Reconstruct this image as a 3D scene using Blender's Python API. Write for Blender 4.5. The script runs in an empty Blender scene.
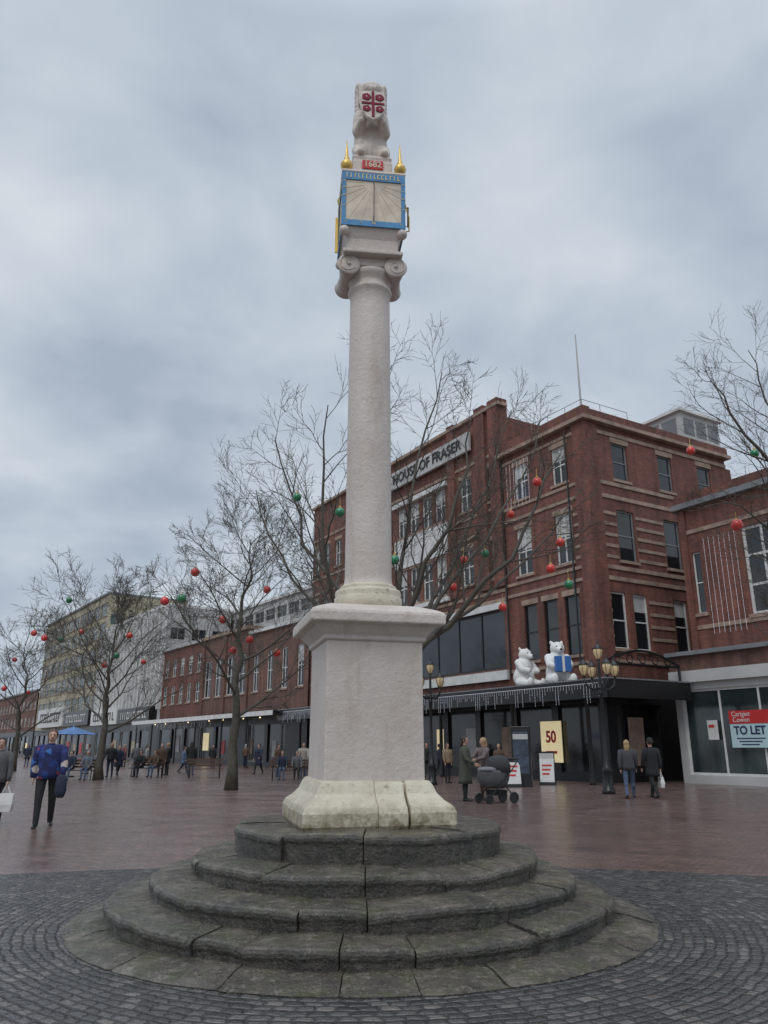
import bpy, bmesh, math, random
import numpy as np
from mathutils import Vector, Matrix
R=math.radians; PI=math.pi
COL=bpy.context.scene.collection
TH=R(17.0); FP=769.0; H0=1.5
CT,ST=math.cos(TH),math.sin(TH)
def ray(px,py):
    v=512-py; return (px-384, FP*CT-v*ST, FP*ST+v*CT)
def at(px,py,Y):
    r=ray(px,py); t=Y/r[1]; return Vector((r[0]*t,Y,H0+r[2]*t))
def gnd(px,py):
    r=ray(px,py); t=-H0/r[2]; return Vector((r[0]*t,r[1]*t,0))
def proj(p):
    x,y,z=p[0],p[1],p[2]-H0
    d=y*CT+z*ST; u=-y*ST+z*CT
    return (384+FP*x/d, 512-FP*u/d)

# ---------------------------------------------------------------- materials
class NT:
    def __init__(s,name):
        s.m=bpy.data.materials.new(name); s.m.use_nodes=True
        s.t=s.m.node_tree; s.b=s.t.nodes['Principled BSDF']
    def n(s,ty,**k):
        nd=s.t.nodes.new(ty)
        for a,v in k.items(): setattr(nd,a,v)
        return nd
    def l(s,a,b): s.t.links.new(a,b)
    def put(s,sock,v):
        if hasattr(v,'is_output'): s.l(v,sock)
        else: sock.default_value=v
    def math(s,op,a,b=None,c=None,clamp=False):
        nd=s.n('ShaderNodeMath',operation=op); nd.use_clamp=clamp
        s.put(nd.inputs[0],a)
        if b is not None: s.put(nd.inputs[1],b)
        if c is not None: s.put(nd.inputs[2],c)
        return nd.outputs[0]
    def noise(s,vec,scale,detail=4,rough=.55,out='Fac'):
        nd=s.n('ShaderNodeTexNoise'); nd.inputs['Scale'].default_value=scale
        nd.inputs['Detail'].default_value=detail; nd.inputs['Roughness'].default_value=rough
        if vec is not None: s.l(vec,nd.inputs['Vector'])
        return nd.outputs[out]
    def ramp(s,f,stops):
        nd=s.n('ShaderNodeValToRGB'); s.l(f,nd.inputs[0])
        e=nd.color_ramp.elements
        while len(e)<len(stops): e.new(.5)
        for i,(p,c) in enumerate(stops):
            e[i].position=p; e[i].color=(c[0],c[1],c[2],1) if hasattr(c,'__len__') else (c,c,c,1)
        return nd.outputs[0]
    def mix(s,f,a,b,blend='MIX'):
        nd=s.n('ShaderNodeMixRGB',blend_type=blend)
        s.put(nd.inputs[0],f)
        for i,v in ((1,a),(2,b)):
            if hasattr(v,'is_output'): s.l(v,nd.inputs[i])
            else: nd.inputs[i].default_value=(v[0],v[1],v[2],1)
        return nd.outputs[0]
    def bump(s,h,strength,dist):
        nd=s.n('ShaderNodeBump'); nd.inputs['Strength'].default_value=strength; nd.inputs['Distance'].default_value=dist
        s.l(h,nd.inputs['Height']); s.l(nd.outputs[0],s.b.inputs['Normal'])
    def obj(s): return s.n('ShaderNodeTexCoord').outputs['Object']
    def pos(s): return s.n('ShaderNodeNewGeometry').outputs['Position']
def sc(c,k): return tuple(min(1,max(0,x*k)) for x in c[:3])
MC={}
def mat(name,col,rough=.6,var=.15,vs=3.0,metal=0,bump=0,bs=30,emit=0,spec=.5):
    if name in MC: return MC[name]
    t=NT(name); o=t.obj()
    f=t.noise(o,vs,6,.6)
    c=t.ramp(f,[(.3,sc(col,1-var)),(.7,sc(col,1+var))])
    t.l(c,t.b.inputs['Base Color'])
    t.b.inputs['Roughness'].default_value=rough; t.b.inputs['Metallic'].default_value=metal
    t.b.inputs['Specular IOR Level'].default_value=spec
    if bump: t.bump(t.noise(o,bs,4,.6),.6,bump)
    if emit:
        t.l(c,t.b.inputs['Emission Color']); t.b.inputs['Emission Strength'].default_value=emit
    MC[name]=t.m; return t.m
def mat_brick(name,c1,c2,mo,w=.225,h=.075):
    t=NT(name); o=t.obj()
    sp=t.n('ShaderNodeSeparateXYZ'); t.l(o,sp.inputs[0])
    cb=t.n('ShaderNodeCombineXYZ'); t.l(t.math('ADD',sp.outputs[0],sp.outputs[1]),cb.inputs[0]); t.l(sp.outputs[2],cb.inputs[1])
    b=t.n('ShaderNodeTexBrick'); t.l(cb.outputs[0],b.inputs['Vector'])
    b.inputs['Scale'].default_value=1; b.inputs['Brick Width'].default_value=w; b.inputs['Row Height'].default_value=h
    b.inputs['Mortar Size'].default_value=.008
    b.inputs['Color1'].default_value=(*c1,1); b.inputs['Color2'].default_value=(*c2,1); b.inputs['Mortar'].default_value=(*mo,1)
    f=t.noise(o,.35,7,.7)
    k=t.ramp(f,[(.3,(.50,.50,.52)),(.5,(.87,.87,.87)),(.7,(1.2,1.12,1.05))])
    mp=t.n('ShaderNodeMapping'); t.l(o,mp.inputs[0]); mp.inputs['Scale'].default_value=(1.6,1.6,.12)
    k2=t.ramp(t.noise(mp.outputs[0],1.5,5,.6),[(.3,.60),(.6,1.08)])
    c=t.mix(1,t.mix(1,b.outputs[0],k,'MULTIPLY'),k2,'MULTIPLY')
    t.l(c,t.b.inputs['Base Color']); t.b.inputs['Roughness'].default_value=.75
    MC[name]=t.m; return t.m

def mat_plaster():
    t=NT('painted_stone'); o=t.pos()
    big=t.noise(o,1.1,7,.6); fine=t.noise(o,34,5,.65)
    c=t.ramp(big,[(.25,(.555,.475,.42)),(.5,(.635,.56,.505)),(.75,(.70,.625,.57))])
    mp=t.n('ShaderNodeMapping'); t.l(o,mp.inputs[0]); mp.inputs['Scale'].default_value=(4,4,1.0)
    st=t.ramp(t.noise(mp.outputs[0],1.2,6,.7),[(.30,(.80,.755,.70)),(.48,(1,1,1))])
    c=t.mix(.75,c,st,'MULTIPLY')
    sp=t.ramp(t.noise(o,22,7,.8),[(.29,(.50,.44,.37)),(.35,(1,1,1))])
    c=t.mix(.65,c,sp,'MULTIPLY')
    ch=t.ramp(t.noise(o,6,8,.8),[(.25,(.58,.52,.45)),(.29,(1,1,1))])
    c=t.mix(.75,c,ch,'MULTIPLY')
    t.l(c,t.b.inputs['Base Color']); t.b.inputs['Roughness'].default_value=.45
    h=t.math('ADD',t.math('MULTIPLY',fine,.7),t.math('MULTIPLY',t.noise(o,11,7,.7),1.6))
    t.bump(h,.55,.017)
    return t.m
def mat_cream():
    t=NT('cream_painted_stone'); o=t.pos()
    c=t.ramp(t.noise(o,3,8,.7),[(.3,(.46,.40,.28)),(.5,(.64,.58,.45)),(.75,(.76,.71,.58))])
    sp=t.n('ShaderNodeSeparateXYZ'); t.l(o,sp.inputs[0])
    low=t.math('SUBTRACT',1,t.math('MULTIPLY',t.math('SUBTRACT',sp.outputs[2],.82),4.0,clamp=True))
    f=t.math('MULTIPLY',low,t.ramp(t.noise(o,9,6,.7),[(.36,0),(.60,1)]),clamp=True)
    c=t.mix(f,c,(.20,.17,.09))
    f2=t.ramp(t.noise(o,16,6,.75),[(.30,(.36,.30,.21)),(.42,(1,1,1))])
    c=t.mix(.9,c,f2,'MULTIPLY')
    t.l(c,t.b.inputs['Base Color']); t.b.inputs['Roughness'].default_value=.45
    t.bump(t.noise(o,12,8,.7),.75,.025)
    return t.m
def mat_step():
    t=NT('wet_mossy_stone'); o=t.pos()
    c=t.ramp(t.noise(o,2.6,9,.75),[(.34,(.026,.021,.015)),(.5,(.085,.070,.052)),(.66,(.20,.168,.13))])
    m=t.ramp(t.noise(o,4.5,8,.75),[(.48,0),(.60,1)])
    c=t.mix(t.math('MULTIPLY',m,.65),c,(.066,.072,.024))
    wp=t.ramp(t.noise(o,11,7,.8),[(.54,0),(.62,1)])
    c=t.mix(t.math('MULTIPLY',wp,.5),c,(.30,.265,.21))
    li=t.ramp(t.noise(o,42,4,.7),[(.62,0),(.67,1)])
    c=t.mix(t.math('MULTIPLY',li,.6),c,(.40,.38,.32))
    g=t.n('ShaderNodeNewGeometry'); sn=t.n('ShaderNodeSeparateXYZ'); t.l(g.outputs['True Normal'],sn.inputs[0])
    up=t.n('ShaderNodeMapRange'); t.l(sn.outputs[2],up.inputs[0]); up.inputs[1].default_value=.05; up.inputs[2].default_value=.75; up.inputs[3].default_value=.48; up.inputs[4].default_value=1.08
    c=t.mix(1,c,up.outputs[0],'MULTIPLY')  # treads painted lighter for wet sheen, risers darker: shading put into the colour
    t.l(c,t.b.inputs['Base Color']); t.b.inputs['Specular IOR Level'].default_value=.9
    r=t.ramp(t.noise(o,3.1,6,.65),[(.42,.05),(.60,.34)])
    t.l(r,t.b.inputs['Roughness'])
    h=t.math('ADD',t.noise(o,40,6,.7),t.math('MULTIPLY',t.noise(o,8,7,.7),3.0))
    t.bump(h,.85,.022)
    return t.m
MX,MY=-.2,8.117
def mat_setts():
    t=NT('wet_stone_setts'); p=t.pos()
    sp=t.n('ShaderNodeSeparateXYZ'); t.l(p,sp.inputs[0])
    wob=t.math('ADD',t.math('MULTIPLY',t.math('SUBTRACT',t.noise(p,.45,1),.5),.34),t.math('MULTIPLY',t.math('SUBTRACT',t.noise(p,5,2),.5),.07))
    x=t.math('SUBTRACT',sp.outputs[0],MX); y=t.math('SUBTRACT',sp.outputs[1],MY)
    r=t.math('SQRT',t.math('ADD',t.math('MULTIPLY',x,x),t.math('MULTIPLY',y,y)))
    r=t.math('ADD',r,wob)
    a=t.math('ADD',t.math('DIVIDE',t.math('ARCTAN2',x,t.math('MULTIPLY',y,-1)),2*PI),.5)
    RH=.085; SW=.125
    rv=t.math('DIVIDE',r,RH); row=t.math('FLOOR',rv); fv=t.math('FRACT',rv)
    n=t.math('FLOOR',t.math('ADD',t.math('MULTIPLY',row,2*PI*RH/SW),.5))
    wn=t.n('ShaderNodeTexWhiteNoise',noise_dimensions='1D'); t.l(row,wn.inputs['W'])
    jit=t.math('MULTIPLY',t.math('SUBTRACT',t.noise(p,7,2),.5),.8)
    u=t.math('ADD',t.math('ADD',t.math('MULTIPLY',a,n),wn.outputs[0]),jit)
    fu=t.math('FRACT',u); cu=t.math('FLOOR',u)
    du=t.math('MULTIPLY',t.math('MINIMUM',fu,t.math('SUBTRACT',1,fu)),SW)
    dv=t.math('MULTIPLY',t.math('MINIMUM',fv,t.math('SUBTRACT',1,fv)),RH)
    d=t.math('SMOOTH_MIN',du,dv,.026)
    d=t.math('ADD',d,t.math('MULTIPLY',t.math('SUBTRACT',t.noise(p,34,3,.6),.5),.018))
    h=t.n('ShaderNodeMapRange',interpolation_type='SMOOTHSTEP'); t.l(d,h.inputs[0])
    h.inputs[1].default_value=-.003; h.inputs[2].default_value=.022
    cb=t.n('ShaderNodeCombineXYZ'); t.l(cu,cb.inputs[0]); t.l(row,cb.inputs[1])
    w2=t.n('ShaderNodeTexWhiteNoise',noise_dimensions='2D'); t.l(cb.outputs[0],w2.inputs['Vector'])
    cell=t.ramp(w2.outputs[0],[(0,(.032,.029,.029)),(.5,(.070,.065,.063)),(.85,(.115,.103,.098)),(1,(.19,.165,.15))])
    big=t.ramp(t.noise(p,.8,7,.7),[(.3,.65),(.7,1.35)])
    cell=t.mix(1,cell,big,'MULTIPLY')
    cell=t.mix(.6,cell,t.ramp(t.noise(p,60,4,.7),[(.3,.45),(.7,1.6)]),'MULTIPLY')
    c=t.mix(h.outputs[0],(.012,.012,.009),cell)
    t.l(c,t.b.inputs['Base Color']); t.b.inputs['Specular IOR Level'].default_value=1.0
    rr=t.ramp(t.noise(p,.9,6,.65),[(.38,.04),(.68,.18)])
    rj=t.mix(h.outputs[0],(.6,.6,.6),rr)
    t.l(rj,t.b.inputs['Roughness'])
    hh=t.math('ADD',t.math('ADD',h.outputs[0],t.math('MULTIPLY',t.noise(p,38,4,.6),.6)),t.math('MULTIPLY',w2.outputs[0],.35))
    t.bump(hh,1.0,.021)
    return t.m
def mat_pavers():
    t=NT('wet_brown_brick_pavers'); p=t.pos()
    mp=t.n('ShaderNodeMapping'); t.l(p,mp.inputs[0]); mp.inputs['Rotation'].default_value=(0,0,R(31))
    b=t.n('ShaderNodeTexBrick'); t.l(mp.outputs[0],b.inputs['Vector'])
    b.inputs['Scale'].default_value=1; b.inputs['Brick Width'].default_value=.21; b.inputs['Row Height'].default_value=.105; b.inputs['Mortar Size'].default_value=.006
    b.inputs['Color1'].default_value=(.235,.150,.128,1); b.inputs['Color2'].default_value=(.150,.105,.094,1); b.inputs['Mortar'].default_value=(.055,.046,.042,1)
    big=t.ramp(t.noise(p,.9,9,.75),[(.3,.85),(.7,1.10)])
    c=t.mix(1,b.outputs[0],big,'MULTIPLY')
    b2=t.n('ShaderNodeTexBrick'); t.l(mp.outputs[0],b2.inputs['Vector']); b2.offset=0
    b2.inputs['Scale'].default_value=1; b2.inputs['Brick Width'].default_value=6.3; b2.inputs['Row Height'].default_value=6.3; b2.inputs['Mortar Size'].default_value=.21
    b2.inputs['Color1'].default_value=(1,1,1,1); b2.inputs['Color2'].default_value=(1,1,1,1); b2.inputs['Mortar'].default_value=(.7,.72,.75,1)
    c=t.mix(.5,c,b2.outputs[0],'MULTIPLY')
    t.l(c,t.b.inputs['Base Color']); t.b.inputs['Specular IOR Level'].default_value=.85
    ms=t.n('ShaderNodeMapping'); t.l(p,ms.inputs[0]); ms.inputs['Scale'].default_value=(.5,1.2,1)
    t.l(t.ramp(t.noise(ms.outputs[0],.8,9,.75),[(.36,.15),(.62,.30)]),t.b.inputs['Roughness'])
    t.bump(t.math('ADD',t.math('MULTIPLY',b.outputs['Fac'],-.8),t.math('MULTIPLY',t.noise(p,12,5,.65),1.6)),.38,.009)
    return t.m
M_PL=mat_plaster(); M_CR=mat_cream(); M_ST=mat_step(); M_SE=mat_setts(); M_PV=mat_pavers()
M_BR=mat_brick('red_brick',(.27,.088,.056),(.17,.056,.042),(.17,.125,.105))
M_BR2=mat_brick('dull_red_brick',(.25,.115,.085),(.175,.08,.063),(.17,.13,.11))
M_STONE=mat('pale_stone_band',(.33,.235,.18),.7,.35,2)
M_WH=mat('white_paint',(.68,.68,.66),.5,.14,2)
M_BK=mat('black_paint',(.014,.014,.015),.3,.2,4)
M_GL=mat('dark_glass',(.018,.022,.026),.06,.5,.6,spec=.8)
M_GL2=mat('shop_glass',(.03,.030,.030),.08,.9,.5,spec=.6)
M_GLG=mat('greenish_glass',(.05,.085,.08),.08,.4,.4,spec=.7)
M_GLD=mat('grey_shop_glass',(.035,.048,.048),.08,.6,.5,spec=.7)
M_BLIND=mat('window_blind',(.5,.5,.48),.6,.2,2)
M_GREY=mat('grey_cladding',(.36,.36,.35),.6,.2,.6)
M_TAN=mat('tan_concrete',(.42,.38,.27),.7,.2,.5)
M_LGREY=mat('light_grey_render',(.50,.50,.49),.7,.15,.5)
M_LEAD=mat('grey_lead',(.20,.21,.22),.5,.2,1)
M_BARK=mat('wet_bark',(.075,.066,.048),.6,.45,5,bump=.01,bs=25)
M_TWIG=mat('bare_twigs',(.085,.075,.060),.7,.3,3)
M_BLUE=mat('dial_blue',(.07,.26,.50),.5,.2,6)
M_GOLD=mat('gold_leaf',(.70,.47,.13),.35,.15,8,metal=.6)
M_GLINE=mat('faint_gilt_line',(.60,.50,.34),.5,.15,8)
M_GTXT=mat('gilt_lettering',(.85,.66,.25),.4,.1,8)
M_DIAL=mat('dial_cream',(.66,.57,.45),.6,.2,5)
M_LION=mat('pale_statue_stone',(.60,.53,.47),.6,.25,7,bump=.01,bs=22)
M_CRIM=mat('crimson_paint',(.20,.008,.030),.6,.15,8,spec=.2)
M_RED=mat('red_paint',(.55,.03,.03),.4,.1,8)
M_NAVY=mat('navy_lettering',(.02,.03,.10),.5,.1,5)
M_TEAL=mat('pale_teal_board',(.48,.66,.68),.5,.06,2)
M_BRED=mat('red_bauble_gloss',(.62,.03,.02),.12,.1,5,spec=.9)
M_BGRN=mat('green_bauble_gloss',(.01,.20,.08),.12,.1,5,spec=.9)
M_AMB=mat('amber_lantern_glass',(.60,.46,.26),.25,.15,5,emit=.12)
M_SKIN=mat('skin',(.50,.30,.22),.5,.08,8)
M_BULB=mat('white_fairy_lights',(.8,.85,.95),.4,.05,5,emit=.5)
M_LAMP=mat('warm_shop_lamp',(1,.75,.42),.4,.05,5,emit=3)
M_BEAR=mat('white_fur',(.80,.80,.78),.9,.12,9,bump=.03,bs=40)
M_POST=mat('lit_poster',(.85,.72,.42),.5,.08,2,emit=.45)
M_WOOD=mat('bench_wood',(.10,.06,.04),.5,.3,6)
M_GREYTXT=mat('dark_lettering',(.02,.02,.022),.5,.1,5)

# ---------------------------------------------------------------- mesh helpers
class MB:
    def __init__(s): s.v=[]; s.f=[]
    def add(s,vs,fs):
        k=len(s.v); s.v.extend([tuple(p) for p in vs]); s.f.extend([tuple(i+k for i in f) for f in fs])
    def box(s,x0,x1,y0,y1,z0,z1):
        s.add([(x0,y0,z0),(x1,y0,z0),(x1,y1,z0),(x0,y1,z0),(x0,y0,z1),(x1,y0,z1),(x1,y1,z1),(x0,y1,z1)],
              [(0,3,2,1),(4,5,6,7),(0,1,5,4),(1,2,6,5),(2,3,7,6),(3,0,4,7)]); return s
    def quad(s,*p): s.add(p,[tuple(range(len(p)))])
    def tube(s,pts,rads,n=8,cap=True):
        pts=[Vector(p) for p in pts]
        if not hasattr(rads,'__len__'): rads=[rads]*len(pts)
        k=len(s.v); up=None
        for i,p in enumerate(pts):
            d=(pts[min(i+1,len(pts)-1)]-pts[max(i-1,0)])
            if d.length<1e-9: d=Vector((0,0,1))
            d.normalize()
            if up is None: a=d.orthogonal().normalized()
            else:
                a=up-d*up.dot(d)
                a=a.normalized() if a.length>1e-6 else d.orthogonal().normalized()
            up=a; b=d.cross(a)
            for j in range(n):
                t=2*PI*j/n; q=p+(a*math.cos(t)+b*math.sin(t))*rads[i]; s.v.append((q.x,q.y,q.z))
        for i in range(len(pts)-1):
            for j in range(n):
                s.f.append((k+i*n+j,k+i*n+(j+1)%n,k+(i+1)*n+(j+1)%n,k+(i+1)*n+j))
        if cap:
            s.f.append(tuple(k+j for j in reversed(range(n)))); e=k+(len(pts)-1)*n
            s.f.append(tuple(e+j for j in range(n)))
        return s
    def loft(s,rings,cap=True):
        k=len(s.v); n=len(rings[0])
        for r in rings: s.v.extend([tuple(p) for p in r])
        for i in range(len(rings)-1):
            for j in range(n):
                s.f.append((k+i*n+j,k+i*n+(j+1)%n,k+(i+1)*n+(j+1)%n,k+(i+1)*n+j))
        if cap:
            s.f.append(tuple(k+j for j in reversed(range(n)))); e=k+(len(rings)-1)*n
            s.f.append(tuple(e+j for j in range(n)))
        return s
    def lathe(s,prof,n=32,c=(0,0,0)):
        return s.loft([[(c[0]+r*math.cos(2*PI*j/n),c[1]+r*math.sin(2*PI*j/n),c[2]+z) for j in range(n)] for r,z in prof])
    def sq(s,prof,c=(0,0)):
        return s.loft([[(c[0]-h,c[1]-h,z),(c[0]+h,c[1]-h,z),(c[0]+h,c[1]+h,z),(c[0]-h,c[1]+h,z)] for h,z in prof])
    def ell(s,c,r,n=12,m=8):
        if not hasattr(r,'__len__'): r=(r,r,r)
        rings=[]
        for i in range(m+1):
            a=-PI/2+PI*(i+.001)/(m+.002); 
            rings.append([(c[0]+r[0]*math.cos(a)*math.cos(2*PI*j/n),c[1]+r[1]*math.cos(a)*math.sin(2*PI*j/n),c[2]+r[2]*math.sin(a)) for j in range(n)])
        return s.loft(rings)
    def cone(s,p,r,q,t,n=10):
        p=Vector(p);q=Vector(q); s.tube([p,q],[r,t],n); s.ell(p,r,n,6); s.ell(q,t,n,6); return s
    def mesh(s,name,smooth=False):
        me=bpy.data.meshes.new(name); me.from_pydata(s.v,[],s.f); me.update()
        if smooth: me.polygons.foreach_set('use_smooth',[True]*len(me.polygons))
        return me
    def build(s,name,m,parent=None,M=None,smooth=False,bevel=0):
        o=bpy.data.objects.new(name,s.mesh(name,smooth)); o.data.materials.append(m); COL.objects.link(o)
        if parent is not None: o.parent=parent
        if M is not None: o.matrix_basis=M
        if bevel:
            b=o.modifiers.new('Bevel','BEVEL'); b.width=bevel; b.segments=2; b.limit_method='ANGLE'
        return o
def tag(o,label,cat=None,group=None,kind=None):
    if label: o['label']=label
    if cat: o['category']=cat
    if group: o['group']=group
    if kind: o['kind']=kind
    return o
def empty(name,loc,rz=0,label=None,cat=None,group=None,s=1):
    o=bpy.data.objects.new(name,None); o.location=loc; o.rotation_euler=(0,0,rz); o.scale=(s,s,s)
    o.empty_display_size=.1; COL.objects.link(o); return tag(o,label,cat,group)
def fuse(mb,voxel,it=4):
    me=mb.mesh('tmp'); o=bpy.data.objects.new('tmp',me); COL.objects.link(o)
    r=o.modifiers.new('r','REMESH'); r.mode='VOXEL'; r.voxel_size=voxel
    s=o.modifiers.new('s','SMOOTH'); s.factor=.5; s.iterations=it
    dg=bpy.context.evaluated_depsgraph_get(); dg.update()
    out=bpy.data.meshes.new_from_object(o.evaluated_get(dg))
    bpy.data.objects.remove(o); bpy.data.meshes.remove(me)
    out.materials.clear()
    out.polygons.foreach_set('use_smooth',[True]*len(out.polygons))
    return out
def text(name,s,size,m,parent,M,depth=.01,sx=1.0,bold=0):
    cu=bpy.data.curves.new('t','FONT'); cu.body=s; cu.size=size; cu.extrude=depth; cu.align_x='CENTER'; cu.align_y='CENTER'; cu.offset=bold
    o=bpy.data.objects.new('t',cu); COL.objects.link(o)
    dg=bpy.context.evaluated_depsgraph_get(); dg.update()
    me=bpy.data.meshes.new_from_object(o.evaluated_get(dg)); bpy.data.objects.remove(o)
    me.materials.clear(); me.materials.append(m)
    me.transform(Matrix.Rotation(PI/2,4,'X')@Matrix.Scale(sx,4,(1,0,0)))
    t=bpy.data.objects.new(name,me); COL.objects.link(t); t.parent=parent; t.matrix_basis=M
    return t
T=Matrix.Translation
def RZ(a): return Matrix.Rotation(a,4,'Z')

# ---------------------------------------------------------------- ground
def disc(name,m,cx,cy,r,z,n=96,label=None):
    mb=MB(); mb.quad(*[(cx+r*math.cos(2*PI*i/n),cy+r*math.sin(2*PI*i/n),z) for i in range(n)])
    return tag(mb.build(name,m),label,name.replace('_',' '),kind='structure')
disc('ground',mat('wet_asphalt',(.05,.05,.052),.4,.2,.2),0,300,2500,-.02,label='grey ground running to the horizon')
disc('plaza_paving',M_PV,0,60,170,0,label='wet red brick paving of the market square')
disc('stone_sett_paving',M_SE,-.2,-1.6,12.75,.004,label='dark wet stone setts around the stepped monument')

# ---------------------------------------------------------------- monument
random.seed(3)
mon=empty('market_cross',(MX,MY,0),0,'tall cream market cross column with painted sundial and lion on round dark steps','monument')
def ring(mb,prof,length,rmid,jr=.018,jz=.010,gap=.009,a_off=0,sd=0):
    ph=[random.uniform(0,6.28) for _ in range(3)]
    a=a_off; end=a_off+2*PI
    while a<end-1e-4:
        w=length*random.uniform(.55,1.4)/rmid
        if end-(a+w)<.5*length/rmid: w=end-a
        g=gap/rmid; n=max(4,int(w*rmid/.04)); dr=random.uniform(-jr,jr); dz=random.uniform(-jz,jz); tl=random.uniform(-.009,.009)
        rings=[]; wr=0; wz=0
        for i in range(n+1):
            t=a+g/2+(w-g)*i/n; e=tl*(i/n-.5)
            wr=wr*.75+random.uniform(-.008,.008); wz=wz*.75+random.uniform(-.005,.005)
            ed=min(i,n-i)/n; rnd=-.014*max(0,1-ed*n/1.3)
            sag=.008*math.sin(3*t+ph[0])+.006*math.sin(7*t+ph[1])
            rr=[]
            for j,(r,z) in enumerate(prof):
                out=r>rmid; top=z>prof[0][1]+.05
                r2=r+((dr+wr+rnd) if out else 0); z2=z+((dz+e+sag+wz*(1 if out else .3)+(rnd if out else 0)) if top else 0)
                rr.append((r2*math.cos(t),r2*math.sin(t),z2))
            rings.append(rr)
        mb.loft(rings); a+=w
mb=MB()
ring(mb,[(2.25,-.03),(2.66,-.03),(2.67,.012),(2.60,.03),(2.42,.06),(2.25,.075)],.85,2.5,.012,.003)
mb.lathe([(2.35,-.02),(2.35,.045)],64)
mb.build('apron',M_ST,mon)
ZS=[.205,.37,.54,.80]; RS=[2.334,1.996,1.641,1.286]; SL=[.028,.030,.032,.0]
zb=.055
for i,(z,r,s_) in enumerate(zip(ZS,RS,SL)):
    mb=MB(); rin=(RS[i+1]-.12) if i<3 else .55
    z0=zb-.03
    prof=[(rin,z0),(r-.022,z0),(r-.012,z-.085),(r-.001,z-.06),(r,z-.035),(r-.010,z-.012),(r-.032,z),(r-.16,z+s_*.45),(rin,z+s_)]
    ring(mb,prof,.75,r*.88,a_off=-1.9+i*.37)
    mb.lathe([(rin+.04,z0),(rin+.04,z+s_*.8-.025)],48)
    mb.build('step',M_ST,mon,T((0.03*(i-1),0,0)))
    zb=z+s_
PR=T((.0,0,0))@RZ(R(14))
def sqprof_blocks(prof,cx,cy,gap=.012):
    out=MB()
    hm=max(h for h,z in prof)+.01
    xs=[-hm]+cx+[hm]; ys=[-hm]+cy+[hm]
    for i in range(len(xs)-1):
        for j in range(len(ys)-1):
            b=MB().sq(prof); bm=bmesh.new(); me=b.mesh('x'); bm.from_mesh(me); bpy.data.meshes.remove(me)
            for co,no in (((xs[i]+gap/2,0,0),(-1,0,0)),((xs[i+1]-gap/2,0,0),(1,0,0)),((0,ys[j]+gap/2,0),(0,-1,0)),((0,ys[j+1]-gap/2,0),(0,1,0))):
                bmesh.ops.bisect_plane(bm,geom=bm.verts[:]+bm.edges[:]+bm.faces[:],plane_co=co,plane_no=no,clear_outer=True)
                bmesh.ops.holes_fill(bm,edges=bm.edges[:],sides=0)
            bm.verts.ensure_lookup_table(); bm.verts.index_update()
            jz=random.uniform(-.01,.01); jx=random.uniform(-.008,.008)
            out.add([(v.co.x+jx,v.co.y+jx,v.co.z+(jz if v.co.z>.85 else 0)) for v in bm.verts],[tuple(v.index for v in f.verts) for f in bm.faces]); bm.free()
    return out
pb=sqprof_blocks([(.70,.78),(.720,.82),(.720,.93),(.695,.985),(.63,1.03),(.575,1.09),(.545,1.16),(.52,1.20)],[-.02,.27],[-.2,.25])
pb.sq([(.50,.78),(.50,1.18)])
pb.build('plinth',M_CR,mon,PR,bevel=.014)
MB().sq([(.490,1.18),(.486,1.6),(.484,2.0),(.485,2.51)]).build('pedestal',M_PL,mon,PR,bevel=.015)
MB().sq([(.493,2.50),(.515,2.515),(.515,2.55),(.545,2.58),(.60,2.645),(.665,2.66),(.675,2.672),(.675,2.75),(.665,2.78),(.61,2.81),(.45,2.87)]).build('cornice',M_PL,mon,PR,bevel=.008)
col=MB()
prof=[(.29,3.12),(.265,3.15),(.256,3.19),(.252,3.24)]+[(.252-.015*(t/20.)**1.3,3.24+3.44*t/20.) for t in range(1,21)]+[(.258,6.70),(.264,6.72),(.258,6.745),(.24,6.76),(.24,6.82),(.27,6.86),(.29,6.90),(.29,6.93),(.2,6.95)]
c_o=col.lathe(prof,48).build('column',M_PL,mon,T((.03,0,0)),smooth=True)
MB().lathe([(.36,2.85),(.36,3.0),(.345,3.02),(.355,3.05),(.345,3.08),(.305,3.095),(.31,3.11),(.30,3.125),(.27,3.145)],48).build('base_moulding',M_CR,c_o,smooth=True)
CR=T((.03,0,0))@RZ(R(7))
cap=MB()
cap.box(-.28,.28,-.25,.25,6.96,7.065)
cap.sq([(.345,7.06),(.355,7.07),(.355,7.11),(.31,7.12)])
cap_o=cap.build('capital',M_PL,mon,CR,bevel=.01)
for sx in (-1,1):
    v=MB(); cx=sx*.278; cz=6.95
    ys=[-.28,-.265,-.2,0,.2,.265,.28]; rr=[.122,.138,.115,.09,.115,.138,.122]
    v.loft([[(cx+r*math.cos(2*PI*j/24),y,cz+r*math.sin(2*PI*j/24)) for j in range(24)] for y,r in zip(ys,rr)])
    for yy in (-.282,.282):
        pts=[];rad=[]
        for k in range(24):
            a=-sx*(k/23*2.4*PI)+PI/2; r=.122*(1-k/23*.75)
            pts.append((cx+r*math.cos(a),yy,cz+r*math.sin(a))); rad.append(.009*(1-.4*k/23))
        v.tube(pts,rad,6); v.ell((cx,yy,cz),.026,8,6)
    v.build('volute',M_PL,cap_o,smooth=True)
MB().sq([(.30,7.11),(.305,7.28),(.33,7.34),(.36,7.42)]).build('neck_block',M_PL,mon,CR,bevel=.01)
Z0,Z1=7.42,8.16; HS=.37
d_o=MB().sq([(HS,Z0),(HS,Z1)]).build('sundial',M_DIAL,mon,CR,bevel=.006)
MB().sq([(.38,Z1),(.39,Z1+.02),(.38,Z1+.05),(.3,Z1+.09)]).build('sundial_top',M_PL,d_o)
NUM=['VI','VII','VIII','IX','X','XI','XII','I','II','III','IIII','V','VI']
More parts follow.
